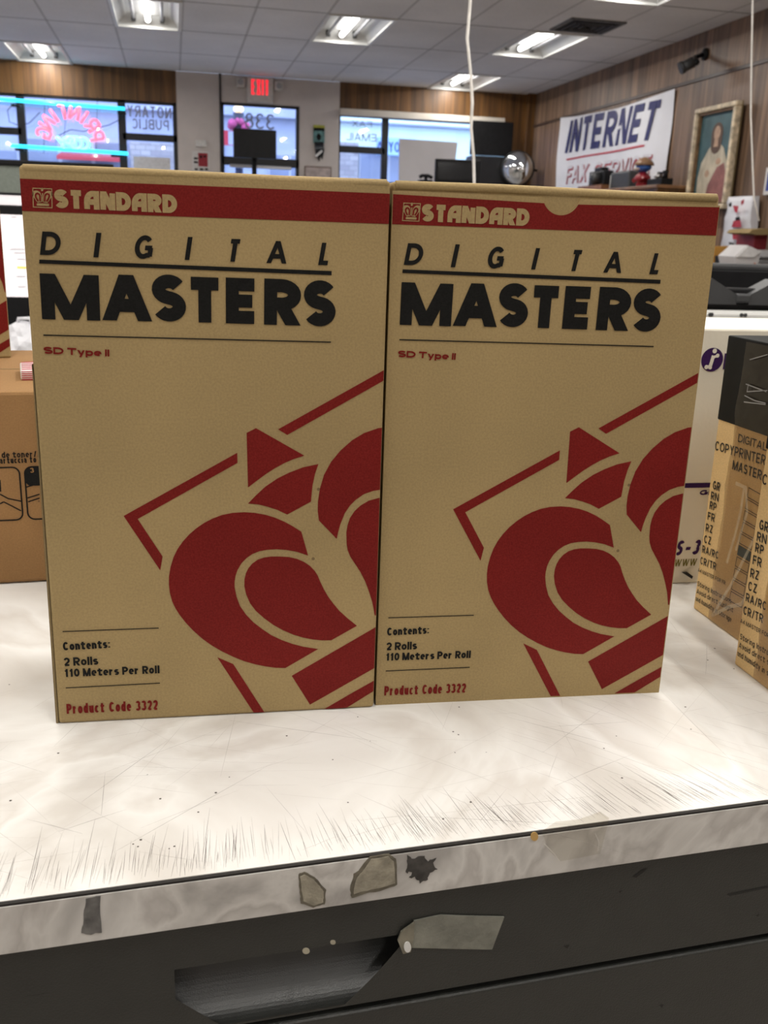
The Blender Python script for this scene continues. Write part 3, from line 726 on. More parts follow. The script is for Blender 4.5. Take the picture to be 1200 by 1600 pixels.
# neon sign in the left window
NY = D_WALL-.14
t = Thing('neon_sign', 'neon sign with red PRINTING arch and blue tubes in the left window', 'neon sign', (0, NY, 0))
M_NB = mat('blue_neon', (.03, .62, 1.), .3, var=.01, emit=2.6); M_NR = mat('red_neon', (1., .10, .16), .3, var=.01, emit=2.4); M_NC = mat('cyan_neon', (.25, 1., .98), .3, var=.01, emit=1.5)
for (p, q) in (((-40, 152), (195, 170)), ((17, 227.5), (200, 240))):
    a, c = t.px(*p), t.px(*q); b = B(); b.tube([(a[0], 0, a[1]), (c[0], 0, c[1])], .019, 10); t('blue_tube', b, M_NB)
def neon_text(b, s, cx, cz, R, a0, a1, cap, t_):
    n = len(s)
    for k, ch in enumerate(s):
        ang = math.radians(a0+(a1-a0)*k/(n-1)); ux, uz = math.cos(ang), math.sin(ang)
        w = G[ch][0]*cap*.62
        for (kind, pts) in G[ch][3]:
            P = []
            for (x, z) in pts:
                lx = -(x-.5)*max(w, .001); lz_ = z*cap
                P.append((cx+ux*(R+lz_)+uz*lx, 0, cz+uz*(R+lz_)-ux*lx))
            b.tube(P, t_, 6)
cc = t.px(110, 213); ox = t.px(155, 213)
b = B(); neon_text(b, 'PRINTING', cc[0], cc[1]-.03, .22, 10, 170, .155, .016); t('red_lettering', b, M_NR, 'red neon PRINTING, seen reversed')
b = B(); a = t.px(95, 232); c = t.px(137, 234); cap = t.px(95, 214)[1]-a[1]; n = 4
for k, ch in enumerate('COPY'):
    xx = c[0]-.05-(c[0]-a[0]-.06)*k/3.2
    for kind, pts in G[ch][3]:
        b.tube([(xx-(x-.5)*.125, 0, a[1]+z*cap) for x, z in pts], .019, 6)
t('cyan_lettering', b, M_NC, 'cyan neon COPY, seen reversed')
b = B()
w_ = [t.px(*p) for p in ((22, 160), (11, 172), (14, 190), (30, 196), (45, 192), (62, 175))]; b.tube([(p[0], .03, p[1]) for p in w_], .005, 5)
w_ = [t.px(*p) for p in ((190, 172), (188, 186), (170, 195), (130, 205), (110, 202), (90, 212))]; b.tube([(p[0], .03, p[1]) for p in w_], .005, 5)
for p, q in (((70, 150), (68, 240)), ((152, 150), (150, 240)), ((105, 150), (100, 214))):
    a, c = t.px(*p), t.px(*q); b.tube([(a[0], .02, zt), (c[0], .02, c[1])], .003, 5)
t('wires', b, M_BLACK)
b = B()
for p in ((24, 160), (190, 172), (30, 229), (180, 239)): a = t.px(*p); b.box(a[0]-.05, a[0]+.05, -.02, .05, a[1]-.045, a[1]-.02, .005)
t('tube_holder', b, M_BLACK)

# screens and boards standing in front of the window wall
def floor_leg(t, b, x, z, r=.02): b.tube([(x, .04, z), (x, .04, Z_FLOOR-t.loc.z)], r, 8)
t = Thing('display_screen', 'black flat screen on a stand in front of the glass door', 'screen', (onY(398, 225, 11.4).x, 11.4, Z_FLOOR))
a = t.px(365, 245.5); c = t.px(432, 203.5)
b = B(); b.box(a[0], c[0], 0, .06, a[1], c[1], .008); t('screen_back', b, M_BLACK)
b = B(); b.tube([(0, .08, a[1]+.1), (0, .08, .02)], .03, 10); t('pole', b, M_BLACK)
b = B(); b.box(-.35, .35, -.2, .36, 0, .03, .008); t('base', b, M_BLACK)
t = Thing('white_board', 'blank white board standing in front of the right window', 'board', (onY(670, 250, 11.7).x, 11.7, Z_FLOOR))
b = B(); q = [t.px(*p) for p in ((624, 300), (624.5, 216.5), (715, 222.5), (706, 300))]
q = [(q[0][0], q[0][1]-.25), q[1], q[2], (q[3][0]-.02, q[3][1]-.25)]
b.prism(q, 0, .03); t('panel', b, mat('white_board_enamel', (.60, .58, .60), .5, 0, .04, 3))
for x in (q[0][0]+.08, q[3][0]-.08):
    b = B(); b.tube([(x, .05, q[0][1]+.3), (x, .18, 0)], .014, 8); b.tube([(x, .02, q[0][1]+.3), (x, -.12, 0)], .014, 8); t('leg', b, M_METAL)
t = Thing('television', 'large black television panel at the right end of the right window', 'television', (onY(768, 230, 12.2).x, 12.2, Z_FLOOR))
a = t.px(735.5, 241.5); c = t.px(803, 191.5)
b = B(); b.box(a[0], c[0], 0, .07, a[1], c[1], .008); t('screen', b, M_BLACK)
b = B(); b.box(a[0]+.01, c[0]+.02, -.02, .24, 0, a[1]-.008, .01); t('cabinet_stand', b, M_BLACKF)
# desk with monitor in front of it
DX = onY(720, 280, 9.6)
t = Thing('office_desk', 'dark desk by the window under the black monitor', 'desk', (DX.x, 9.6, Z_FLOOR))
zdk = onY(700, 292, 9.7).z-Z_FLOOR
b = B(); b.box(-1.0, .75, -.3, .5, zdk-.04, zdk, .006); t('desk_top', b, M_DGREY)
for x in (-.95, .7):
    for y in (-.26, .46): b = B(); b.box(x-.03, x+.03, y-.03, y+.03, 0, zdk-.04); t('leg', b, M_DGREY)
t = Thing('computer_monitor', 'black computer monitor with dark screen before the white board', 'monitor', (onY(712, 270, 9.6).x, 9.6, Z_FLOOR+zdk), -.12)
a = t.px(679, 286); c = t.px(752, 250.5)
b = B(); b.box(a[0], c[0], 0, .05, a[1], c[1], .01); t('bezel', b, M_BLACK)
b = B(); b.box(a[0]+.03, c[0]-.03, -.002, .0, a[1]+.04, c[1]-.03); t('screen', b, mat('dark_screen_glass', (.02, .021, .024), .12, 0, .1, 4))
b = B(); b.box(-.04, .04, .03, .07, 0, a[1]+.1); b.box(-.13, .13, -.06, .14, 0, .012, .004); t('stand', b, M_BLACK)
t = Thing('desk_phone', 'small black device left of the dark monitor', 'device', (onY(664, 285, 9.6).x, 9.55, Z_FLOOR+zdk))
b = B(); b.box(-.06, .07, 0, .14, 0, .05, .01); t('body', b, M_BLACK)
b = B(); b.tube([(-.06, .04, .075), (-.03, .04, .09), (.03, .04, .09), (.07, .04, .072)], .018, 8); b.box(-.01, .02, .03, .05, .045, .085); t('handset', b, M_BLACK)
# convex mirror
mc = onY(808, 263.5, 12.05); R = (onY(832, 264, 12.05).x-onY(783.5, 264, 12.05).x)/2
t = Thing('convex_mirror', 'round convex security mirror in the wood panelled corner', 'mirror', mc, -.5)
b = B(); b.lathe([(R, .0), (R, .02)] if False else [(0.002, -.11)]+[(R*math.sin(k*.2), -.11+.11*(1-math.cos(k*.2))/(1-math.cos(1.6))) for k in range(1, 9)], (0, 0, 0), 'y', 40)
t('mirror_dome', b, mat('mirror_silver', (.75, .78, .80), .03, 1, .01, 3))
b = B(); b.tube([(R*math.cos(2*PI*k/40), .01, R*math.sin(2*PI*k/40)) for k in range(41)], .012, 8, caps=False); t('rim', b, M_BLACK)
b = B(); b.tube([(0, .0, 0), (.18, .24, 0), (.3, .36, .0)], .015, 8); b.lathe([(R*.96, .0), (R*.9, .03), (.01, .035)], axis='y', n=32); t('bracket', b, M_BLACK)

# ------------------------------------------------------------------ right wall
RW = dict(yaw=-PI/2)
def wall_thing(name, label, cat, off, group=None): return Thing(name, label, cat, (X_RIGHT-off, 8, 0), -PI/2, group)
t = wall_thing('wall_banner', 'white INTERNET FAX SERVICE banner on the wood wall', 'banner', .03)
TL, TR, BR, BL = [t.px(*p) for p in ((875, 184), (1053, 138.5), (1034, 318), (866, 318))]
zb = min(BL[1], BR[1])
def sag(x, z): return .012*math.sin((x-TL[0])*5)+.008*math.sin(z*7+x*3)
b = B(); nx, nz = 24, 10; grid = []
for i in range(nx+1):
    u = i/nx; row = []
    for k in range(nz+1):
        v = k/nz; xt = TL[0]+(TR[0]-TL[0])*u; xb_ = BL[0]+(BR[0]-BL[0])*u
        ztop = TL[1]+(TR[1]-TL[1])*u-.05*math.sin(PI*u); x = xb_+(xt-xb_)*v; z = zb+(ztop-zb)*v
        row.append(b.bm.verts.new((x, sag(x, z), z)))
    grid.append(row)
for i in range(nx):
    for k in range(nz):
        f = b.bm.faces.new((grid[i][k], grid[i+1][k], grid[i+1][k+1], grid[i][k+1])); f.smooth = True
t('cloth', b, mat('white_vinyl_banner', (.74, .74, .78), .5, 0, .03, 5))
class Bent(B):
    def face(s, pts, mi=0, smooth=False):
        return B.face(s, [(x, y+sag(x, z), z) for x, y, z in pts], mi, smooth)
b = Bent(); A, Cc, Tp = t.px(882, 239.5), t.px(1022, 218), t.px(884, 190)
put_text(b, 'INTERNET', A, Cc, Tp[1]-A[1], .21, .22, y=-.006, gap=.13); t('blue_lettering', b, mat('navy_banner_ink', (.012, .014, .11), .5), 'navy INTERNET lettering')
b = B(); a, c = t.px(885, 249.5), t.px(1010, 227.5)
n = 16
for k in range(n):
    xx0 = a[0]+(c[0]-a[0])*k/n; xx1 = a[0]+(c[0]-a[0])*(k+1)/n
    z0_ = a[1]+(c[1]-a[1])*k/n; z1_ = a[1]+(c[1]-a[1])*(k+1)/n
    B.face(b, [(xx0, sag(xx0, z0_)-.006, z0_-.009), (xx1, sag(xx1, z1_)-.006, z1_-.009), (xx1, sag(xx1, z1_)-.006, z1_+.009), (xx0, sag(xx0, z0_)-.006, z0_+.009)])
t('red_underline', b, mat('red_banner_ink', (.50, .04, .06), .5))
A, Cc, Tp = t.px(884, 288), t.px(1016, 274), t.px(884, 262)
b = Bent(); put_text(b, 'FAX SERVICE', A, Cc, Tp[1]-A[1], .20, .2, y=-.006, gap=.16); t('red_lettering', b, mat('red_banner_ink', (.50, .04, .06), .5), 'red outlined FAX SERVICE lettering')
b = Bent(); put_text(b, 'FAX SERVICE', (A[0]-.012, A[1]+.010), (Cc[0]-.012, Cc[1]+.010), Tp[1]-A[1], .17, .2, y=-.010, gap=.19); t('white_lettering', b, mat('white_banner_ink', (.64, .62, .66), .5), 'white face of the FAX SERVICE letters')
# wall camera
t = wall_thing('security_camera', 'dark security camera on a bracket high on the wood wall', 'camera', .001)
a = t.px(1103, 85); cpos = t.px(1072, 104, -.28)
b = B(); b.lathe([(.05, 0), (.05, -.02), (.02, -.03)][::-1], (a[0], 0, a[1]), 'y', 14); t('wall_plate', b, M_BLACK)
e0 = t.px(1086, 97, -.19); b = B(); b.tube([(a[0], -.02, a[1]), (a[0], -.10, a[1]-.03), (e0[0], -.17, e0[1]), (e0[0], -.20, e0[1])], .018, 8); b.ball((e0[0], -.18, e0[1]), .03); t('arm', b, M_BLACK)
b = B(); e0 = t.px(1083, 97, -.20); e1 = t.px(1063, 107, -.30); p0 = Vector((e0[0], -.20, e0[1])); q0 = Vector((e1[0], -.30, e1[1])); b.tube([p0, q0], .045, 14); b.tube([q0+(p0-q0)*.25, q0+(q0-p0)*.03], .052, 14); t('camera_body', b, M_DGREY)
# framed portrait, tilted off the wall at the top
t = wall_thing('framed_picture', 'cream and gold framed portrait of a pale robed figure', 'picture', .09)
P4 = [t.px(*p) for p in ((1087, 171), (1151, 158), (1136, 322), (1074, 311))]
x0, x1 = (P4[0][0]+P4[3][0])/2, (P4[1][0]+P4[2][0])/2; z0, z1 = min(P4[2][1], P4[3][1])-.02, (P4[0][1]+P4[1][1])/2
w_ = x1-x0; h_ = z1-z0; fw = .04
b = B(); b.box(x0, x1, .035, .05, z0, z1); t('back_board', b, M_KRAFT_DARK)
M_FR = mat('chipped_cream_gilt', (.58, .48, .34), .5, 0, .45, 18)
b = B()
for (a0, a1, c0, c1) in ((x0, x1, z0, z0+fw), (x0, x1, z1-fw, z1), (x0, x0+fw, z0+fw, z1-fw), (x1-fw, x1, z0+fw, z1-fw)): b.box(a0, a1, -.02, .05, c0, c1, .012)
t('frame', b, M_FR)
b = B()
k_ = .02
for (a0, a1, c0, c1) in ((x0+fw, x1-fw, z0+fw, z0+fw+k_), (x0+fw, x1-fw, z1-fw-k_, z1-fw), (x0+fw, x0+fw+k_, z0+fw, z1-fw), (x1-fw-k_, x1-fw, z0+fw, z1-fw)): b.box(a0, a1, .005, .034, c0, c1, .004)
t('inner_trim', b, mat('dark_gold_trim', (.16, .09, .04), .4, 0, .4, 20))
def pic(u, v): return x0+fw+(w_-2*fw)*u, z0+fw+(h_-2*fw)*v
b = B(); b.poly([pic(0, 0), pic(1, 0), pic(1, 1), pic(0, 1)], .033); t('painting', b, mat('dark_teal_paint', (.045, .10, .11), .5, 0, .25, 6))
b = B(); b.poly([pic(*q) for q in ((.12, .0), (.10, .3), (.16, .46), (.32, .60), (.45, .66), (.60, .66), (.74, .60), (.86, .46), (.92, .3), (.90, .0))], .031); t('painted_robe', b, mat('cream_robe_paint', (.48, .42, .32), .6, 0, .3, 14, stretch=(1, 1, .4)))
b = B(); b.poly([pic(*q) for q in ((.35, .0), (.42, .22), (.62, .40), (.80, .44), (.9, .3), (.9, 0))], .030); t('painted_drape', b, mat('dusky_rose_paint', (.26, .10, .09), .6, 0, .3, 12))
b = B(); b.poly([pic(.52+.155*math.cos(k*PI/12), .76+.115*math.sin(k*PI/12)-(.10 if math.sin(k*PI/12) < -.3 else 0)) for k in range(24)], .030); t('painted_hair', b, mat('brown_hair_paint', (.09, .05, .03), .6))
b = B(); b.poly([pic(.52+.085*math.cos(k*PI/12), .765+.075*math.sin(k*PI/12)) for k in range(24)], .029); b.poly([pic(*q) for q in ((.47, .70), (.57, .70), (.58, .62), (.46, .62))], .0288); t('painted_face', b, mat('skin_paint', (.42, .27, .18), .6, 0, .2, 25))
b = B(); b.poly([pic(.64+.07*math.cos(k*PI/8), .46+.035*math.sin(k*PI/8)) for k in range(16)], .0285); b.poly([pic(.36+.06*math.cos(k*PI/8), .34+.04*math.sin(k*PI/8)) for k in range(16)], .0285); t('painted_hands', b, mat('skin_paint', (.42, .27, .18), .6, 0, .2, 25))
b = B(); b.box(x0+.1, x1-.1, .05, .088, z0+.03, z0+.06); b.box(x0+w_/2-.01, x0+w_/2+.01, .05, .088, z1-.1, z1-.06); t('hanger', b, M_DGREY)
# small blue edged picture at the right border
t = wall_thing('framed_picture', 'white framed blue picture at the right border of the photo', 'picture', .03)
a = t.px(1191.5, 305); c0 = t.px(1193, 250); c = (c0[0]+.5, t.px(1197, 262)[1])
b = B(); b.box(a[0], c[0], 0, .028, a[1], c[1], .004); t('frame', b, M_HOUS)
b = B(); b.poly([(a[0]+.03, a[1]+.03), (c[0]-.03, a[1]+.03), (c[0]-.03, c[1]-.03), (a[0]+.03, c[1]-.03)], -.001); t('print', b, mat('blue_print', (.03, .05, .25), .5, 0, .3, 9))
# white bag hanging low on the wall
t = wall_thing('plastic_bag', 'white plastic bag with red print hanging on the wood wall', 'bag', .09)
q = [t.px(*p) for p in ((1124, 400), (1137, 312), (1150, 306.5), (1164, 305), (1176, 307), (1176, 345), (1171, 402))]
zb = t.px(1150, 405)[1]
b = B(); rows = 12; cols = 10; grid = []
Lx0, Lx1, Ux0, Ux1 = q[0][0], q[6][0], q[1][0], q[4][0]; ztp = t.px(1155, 307)[1]
for r in range(rows+1):
    v = r/rows; row = []
    for k in range(cols+1):
        u = k/cols; xx = (Lx0+(Ux0-Lx0)*v)*(1-u)+(Lx1+(Ux1-Lx1)*v)*u
        zz = zb+(ztp-zb)*v
        row.append(b.bm.verts.new((xx, -.05*math.sin(PI*u)*math.sin(PI*min(1, v*.9+.1))+random.uniform(-.008, .008), zz)))
    grid.append(row)
back = [[b.bm.verts.new((v.co.x, .06-.0*v.co.y, v.co.z)) for v in row] for row in grid]
for r in range(rows):
    for k in range(cols):
        f = b.bm.faces.new((grid[r][k], grid[r][k+1], grid[r+1][k+1], grid[r+1][k])); f.smooth = True
        f = b.bm.faces.new((back[r][k+1], back[r][k], back[r+1][k], back[r+1][k+1])); f.smooth = True
rim = [(grid[0], back[0], 1), (grid[-1], back[-1], 0), ([g[0] for g in grid], [g[0] for g in back], 0), ([g[-1] for g in grid], [g[-1] for g in back], 1)]
for ga, ba, rv in rim:
    for k in range(len(ga)-1):
        vs = [ga[k], ga[k+1], ba[k+1], ba[k]]; b.bm.faces.new(vs[::-1] if rv else vs)
t('bag_sheet', b, mat('white_bag_plastic', (.70, .70, .74), .4, 0, .06, 9))
def patch(name, polys, m):
    b = B()
    for pl in polys: b.poly([t.px(*p, -.062) for p in pl], -.062)
    t(name, b, m)
M_RP = mat('red_bag_print', (.42, .03, .05), .5, 0, .2, 12)
patch('red_print', [[(1145, 321), (1154, 322), (1152, 333), (1148, 331)], [(1158, 314), (1163, 311), (1162, 318), (1158, 321)], [(1146, 345), (1157, 344), (1158, 355), (1143, 355)], [(1144, 363), (1154, 363), (1153, 374), (1145, 374)], [(1157, 365), (1162, 366), (1162, 375), (1157, 374)]], M_RP)
patch('black_print', [[(1149, 340), (1155, 338), (1157, 344), (1149, 345)], [(1139, 318), (1143, 316), (1143, 323), (1139, 323)], [(1139, 378), (1147, 380), (1147, 383), (1139, 382)], [(1155, 379), (1163, 380), (1162, 383), (1155, 382)]], M_BLACK_INK)

# shelf with small figures under the banner
SX = X_RIGHT-.36
zs = onX(930, 299, SX+.1).z
ys0, ys1 = onX(1044, 290, SX+.1).y, onX(905, 290, SX+.1).y
t = Thing('display_cabinet', 'tall wooden cabinet under the banner with small figures on top', 'cabinet', (SX, ys1, Z_FLOOR), -PI/2)
Lh = ys1-ys0; hz = zs-Z_FLOOR
b = B(); b.box(0, Lh, 0, .35, .06, hz-.03); t('body', b, M_WOOD_F)
b = B(); b.box(-.02, Lh+.02, -.02, .355, hz-.03, hz, .006); t('top', b, mat('cabinet_top_wood', (.20, .10, .045), .4, 0, .3, 8))
b = B(); b.box(.02, Lh-.02, .03, .33, 0, .06); t('plinth', b, M_BLACK)
for k in range(2):
    b = B(); b.box(Lh*k/2+.01, Lh*(k+1)/2-.01, -.02, 0, .1, hz-.06, .004); d_ = t('door', b, M_WOOD_F)
    b = B(); b.ball((Lh/2+(-.06 if k == 0 else .06), -.035, hz*.55), .015); b.build('knob', M_METAL, d_)
def on_cab(name, label, cat, px, dep=.14):
    p = onX(px, 290, SX+dep); return Thing(name, label, cat, (SX+dep, p.y, zs), -PI/2)
t = on_cab('wooden_box', 'small brown wooden box under the black old camera', 'box', 933)
a = t.px(913, 297); c = t.px(951, 288.5)
b = B(); b.box(a[0], c[0], -.08, .12, 0, c[1]); t('box_body', b, mat('red_brown_wood', (.20, .09, .04), .4, 0, .3, 10))
zbx = c[1]
t = on_cab('toy_camera', 'old black camera with round lens on the small wooden box', 'camera', 933); t.o.location.z += zbx; t.loc.z += zbx
a = t.px(921, 288); c = t.px(947, 260)
hx_ = (c[0]-a[0])/2; H_ = c[1]
b = B(); b.box(-hx_, hx_, -.02, .09, 0, H_*.8, .012); b.box(-hx_*.45, hx_*.55, -.01, .07, H_*.78, H_, .01); t('body', b, M_BLACK)
b = B(); b.lathe([(.005, -.10), (H_*.30, -.10), (H_*.34, -.07), (H_*.36, -.02)], (hx_*.35, 0, H_*.38), 'y', 20); t('lens', b, M_DGREY)
b = B(); b.lathe([(.004, -.103), (H_*.15, -.103), (H_*.16, -.09)], (hx_*.35, 0, H_*.38), 'y', 16); t('lens_glass', b, mat('lens_glass', (.03, .035, .04), .08, 0, .1, 5))
t = on_cab('black_case', 'black box with rounded grey end behind the red figurine', 'case', 977, .2)
a = t.px(960, 298); c = t.px(993, 266)
b = B(); b.box(a[0], c[0], -.06, .10, 0, c[1], .02); t('case_body', b, M_DGREY)
b = B(); b.box(a[0]-.03, a[0], -.05, .09, .01, c[1]-.02, .012); t('end_cap', b, M_OFFW)
t = on_cab('figurine', 'small red figurine with blue and tan head by the black case', 'figurine', 1003, .1)
HF = t.px(1003, 246)[1]
b = B(); b.lathe([(.05, 0), (.06, .02), (.05, .05), (.07, HF*.2), (.075, HF*.34), (.05, HF*.46), (.03, HF*.5)], n=16); b.tube([(-.05, 0, HF*.42), (-.09, -.02, HF*.3), (-.06, -.06, HF*.22)], .02, 8); b.tube([(.05, 0, HF*.42), (.09, -.02, HF*.3), (.06, -.06, HF*.22)], .02, 8); t('body', b, mat('red_glazed', (.30, .02, .03), .25))
b = B(); b.ball((0, 0, HF*.66), (.085, .07, HF*.17), sub=3); t('head', b, mat('blue_glazed', (.03, .10, .35), .25))
b = B(); b.lathe([(.09, HF*.72), (.085, HF*.8), (.05, HF*.94), (.01, HF)], (0.01, 0, 0), n=16); t('cap', b, mat('tan_glazed', (.30, .17, .09), .4))
b = B(); b.ball((-.01, -.06, HF*.6), (.05, .03, HF*.05)); t('face', b, mat('cream_glazed', (.6, .5, .42), .3))
t = on_cab('toy_engine', 'small black toy beside the red figurine, right end of the cabinet', 'toy', 1029, .12)
a = t.px(1015, 298); c = t.px(1041, 266); H_ = c[1]
b = B(); b.box(a[0], c[0], -.04, .08, 0, H_*.5, .008); t('base', b, M_BLACK)
b = B(); b.lathe([(.03, H_*.5), (.035, H_*.62), (.02, H_*.75), (.03, H_*.95)], (-.03, .02, 0), n=12); b.lathe([(.025, H_*.5), (.02, H_*.8), (.03, H_)], (.07, .02, 0), n=12); t('posts', b, M_BLACK)
b = B(); b.lathe([(.03, H_*.52), (.04, H_*.7), (.01, H_*.82)], (.01, -.02, 0), n=12); t('silver_knob', b, M_METAL)

# ------------------------------------------------------------------ counter and steel cabinet
CY, CYAW = 0.4086, 0.0404
TH = .0285                                   # laminate edge band height
t = Thing('counter', 'white marbled laminate counter, scratched, that carries the cardboard boxes', 'counter', (0, CY, 0), CYAW)
CT = t
b = B(); b.box(-1.7, 1.8, .0012, .86, -TH, 0, 0); t('top_sheet', b, M_TOP)
b = B(); b.box(-1.7, 1.8, -.0012, .0012, -TH, -.0016, .0004); t('edge_band', b, M_BAND, 'greyer marbled front edge band')
b = B(); b.box(-1.7, 1.8, -.0009, .0012, -.0016, -.0004); t('edge_seam', b, M_DARKLINE, 'dark glue seam along the front edge')
# scratches: short strokes raked in over the front edge and long wandering ones
b = B(); rnd = random.Random(3)
def scr(x, y, ang, L, w, mi=0):
    d = Vector((math.cos(ang), math.sin(ang))); n = Vector((-d.y, d.x))*w/2; p = Vector((x, y)); q = p+d*L
    m = (p+q)/2+Vector((-d.y, d.x))*rnd.uniform(-.006, .006)*L
    pts = [p, m, q]
    for u, v, wu, wv in ((p, m, .4, 1), (m, q, 1, .2)):
        b.face([(u.x-n.x*wu, u.y-n.y*wu, .00008), (v.x-n.x*wv, v.y-n.y*wv, .00008), (v.x+n.x*wv, v.y+n.y*wv, .00008), (u.x+n.x*wu, u.y+n.y*wu, .00008)], mi)
x = -.16
while x < .34:
    dens = .35+.65*max(0, math.sin(x*47+1)*.5+math.sin(x*113)*.5)
    if rnd.random() < dens+.15:
        lean = PI/2+(-.10 if x < .05 else .0)+max(0, x-.02)*1.3+rnd.uniform(-.09, .09)
        st_ = rnd.uniform(.002, .012); L = rnd.uniform(.008, .036)*(1 if rnd.random() < .8 else 1.4)
        scr(x, st_, lean, L, rnd.uniform(.00009, .00026), 0 if rnd.random() < .55 else 1)
    x += rnd.uniform(.00025, .0012)
for k in range(170):     # long random scratches
    scr(rnd.uniform(-.2, .55), rnd.uniform(.01, .2), rnd.choice((.15, 2.2, 1.2, 2.6, -.3, .6))+rnd.uniform(-.5, .5), rnd.uniform(.02, .12), rnd.uniform(.00008, .0002), 0 if rnd.random() < .3 else 1)
for k in range(60):     # raked patch to the right of the boxes
    scr(rnd.uniform(.12, .42), rnd.uniform(.02, .2), 2.3+rnd.uniform(-.12, .12), rnd.uniform(.02, .07), rnd.uniform(.0001, .0002), 1)
for k in range(70):     # pits
    x, y, r = rnd.uniform(-.18, .5), rnd.uniform(.004, .24), rnd.uniform(.0003, .0008)
    b.face([(x+r*math.cos(a*PI/4), y+r*math.sin(a*PI/4), .00009) for a in range(8)], 0)
t('scratches', b, [mat('dark_scratch', (.07, .06, .05), .8), mat('faint_scratch', (.36, .34, .31), .7)], 'dark knife scratches and pits in the top', 'stuff')
# worn patches on the edge band
def band_patch(name, pts, m, lab, dy=-.0016):
    b = B(); P = [t.px(*p, -.0014) for p in pts]; b.prism(P, dy, -.0012); t(name, b, m, lab)
M_RES = mat('grey_tape_residue', (.12, .115, .11), .8, 0, .4, 160); M_RES2 = mat('tan_tape_residue', (.29, .265, .205), .7, 0, .3, 120, .3, 500); M_RES3 = mat('dark_bare_board', (.05, .046, .042), .8, 0, .4, 200); M_RESB = mat('brown_residue_edge', (.13, .115, .085), .8, 0, .3, 200)
random.seed(11)
def ragged(pts, amp=1.2, n=4):
    out = []
    for i in range(len(pts)):
        a, c = pts[i], pts[(i+1) % len(pts)]
        for k in range(n):
            out.append((a[0]+(c[0]-a[0])*k/n+random.uniform(-amp, amp), a[1]+(c[1]-a[1])*k/n+random.uniform(-amp, amp)))
    return out
band_patch('tape_residue', ragged([(134, 1404), (157, 1399), (158, 1456), (143, 1461), (127, 1457), (131, 1430)]), M_RES, 'grey strip of residue near the left end')
band_patch('tape_residue', ragged([(466, 1366), (476, 1362), (492, 1371), (502, 1382), (509, 1390), (508, 1412), (490, 1418), (470, 1411), (468, 1390)], .7), M_RESB, 'tan oval of residue')
band_patch('tape_residue', ragged([(469, 1369), (476, 1366), (490, 1374), (500, 1385), (506, 1393), (505, 1409), (490, 1414), (474, 1407), (471, 1390)], .5), M_RES2, 'tan oval of residue', -.0019)
band_patch('tape_residue', ragged([(578, 1338), (608, 1334), (619, 1342), (621, 1382), (600, 1390), (572, 1396), (549, 1403), (547, 1390), (553, 1366), (562, 1358)], .8), M_RESB, 'tan ragged residue patch with dark rim')
band_patch('tape_residue', ragged([(580, 1342), (606, 1338), (615, 1345), (617, 1379), (598, 1385), (573, 1391), (553, 1396), (552, 1388), (558, 1370), (567, 1360)], .6), M_RES2, 'tan ragged residue patch with dark rim', -.0019)
band_patch('chipped_spot', ragged([(636, 1338), (648, 1342), (662, 1336), (668, 1345), (680, 1342), (677, 1352), (685, 1358), (672, 1364), (668, 1374), (655, 1379), (650, 1370), (640, 1372), (644, 1362), (632, 1364), (638, 1352)], 2.0, 3), M_RES3, 'dark torn spot of bare board')
band_patch('glue_dot', [(835+6*math.cos(k*PI/6), 1307+7*math.sin(k*PI/6)) for k in range(12)], mat('amber_glue', (.48, .30, .10), .4), 'amber dot of glue')
# clear tape folded over the edge
M_CLEAR = glass_mat('clear_tape', (.93, .92, .89), .05, .15)
ct = Thing('clear_tape_strip', 'clear tape folded over the counter edge on the right', 'tape', (0, CY, 0), CYAW)
b = B(); P = [ct.px(*p, -.002) for p in ((846, 1299), (950, 1287), (938, 1334), (876, 1346), (858, 1330))]; b.poly(P, -.002)
q = [onZ(*p, .0004) for p in ((846, 1299), (950, 1287), (952, 1278), (938, 1268), (905, 1280), (868, 1284))]
c_, s_ = math.cos(-CYAW), math.sin(-CYAW)
q = [(c_*p.x-s_*(p.y-CY), s_*p.x+c_*(p.y-CY), .0004) for p in q]; b.face(q)
ct('tape_film', b, M_CLEAR)
b = B()
M_CR = mat('tape_crease', (.55, .53, .49), .3)
for pts in (((850, 1318), (858, 1326), (866, 1334), (874, 1345)), ((930, 1302), (936, 1316), (934, 1330))):
    path(b, [ct.px(*p, -.0024) for p in pts], .0005, -.0024)
ct('crease', b, M_CR)

t = Thing('steel_cabinet', 'charcoal grey steel drawer cabinet under the counter', 'cabinet', (0, CY, 0), CYAW)
FY_ = .004
b = B(); b.box(-1.6, 1.7, .06, .8, Z_FLOOR, -TH-.0005); b.box(-1.6, 1.7, FY_+.006, .06, -.112, -.1005) ; t('carcass', b, M_STEEL)
tl, tr = t.px(272, 1511, FY_), t.px(640, 1462, FY_); zb_ = -.0985; zt_ = (tl[1]+tr[1])/2
xl, xr = tl[0], tr[0]
zlo = -.0995
b = B()
def fq(x0, x1, z0, z1): b.face([(x0, FY_, z0), (x1, FY_, z0), (x1, FY_, z1), (x0, FY_, z1)])
kl, kr = .024, .036
def xe(z):
    u = max(0, min(1, (zt_-z)/(zt_-zb_))); return xl+kl*max(0, (u-.45)/.55), xr-kr*(.75*u+.25*u*u)
DPT = .026; prof = [(FY_, zt_), (FY_+.003, zt_+.0008), (FY_+DPT, zt_)] + [(FY_+DPT*math.cos(a), zt_-(zt_-zb_)*math.sin(a)) for a in [PI/2*k/20 for k in range(1, 21)]]
fq(-1.6, xl, zlo, -TH-.001); fq(xr, 1.7, zlo, -TH-.001); fq(xl, xr, zt_, -TH-.001); fq(xe(zb_)[0], xe(zb_)[1], zlo, zb_)
zs_ = [z for y, z in prof[2:]]+[zlo]
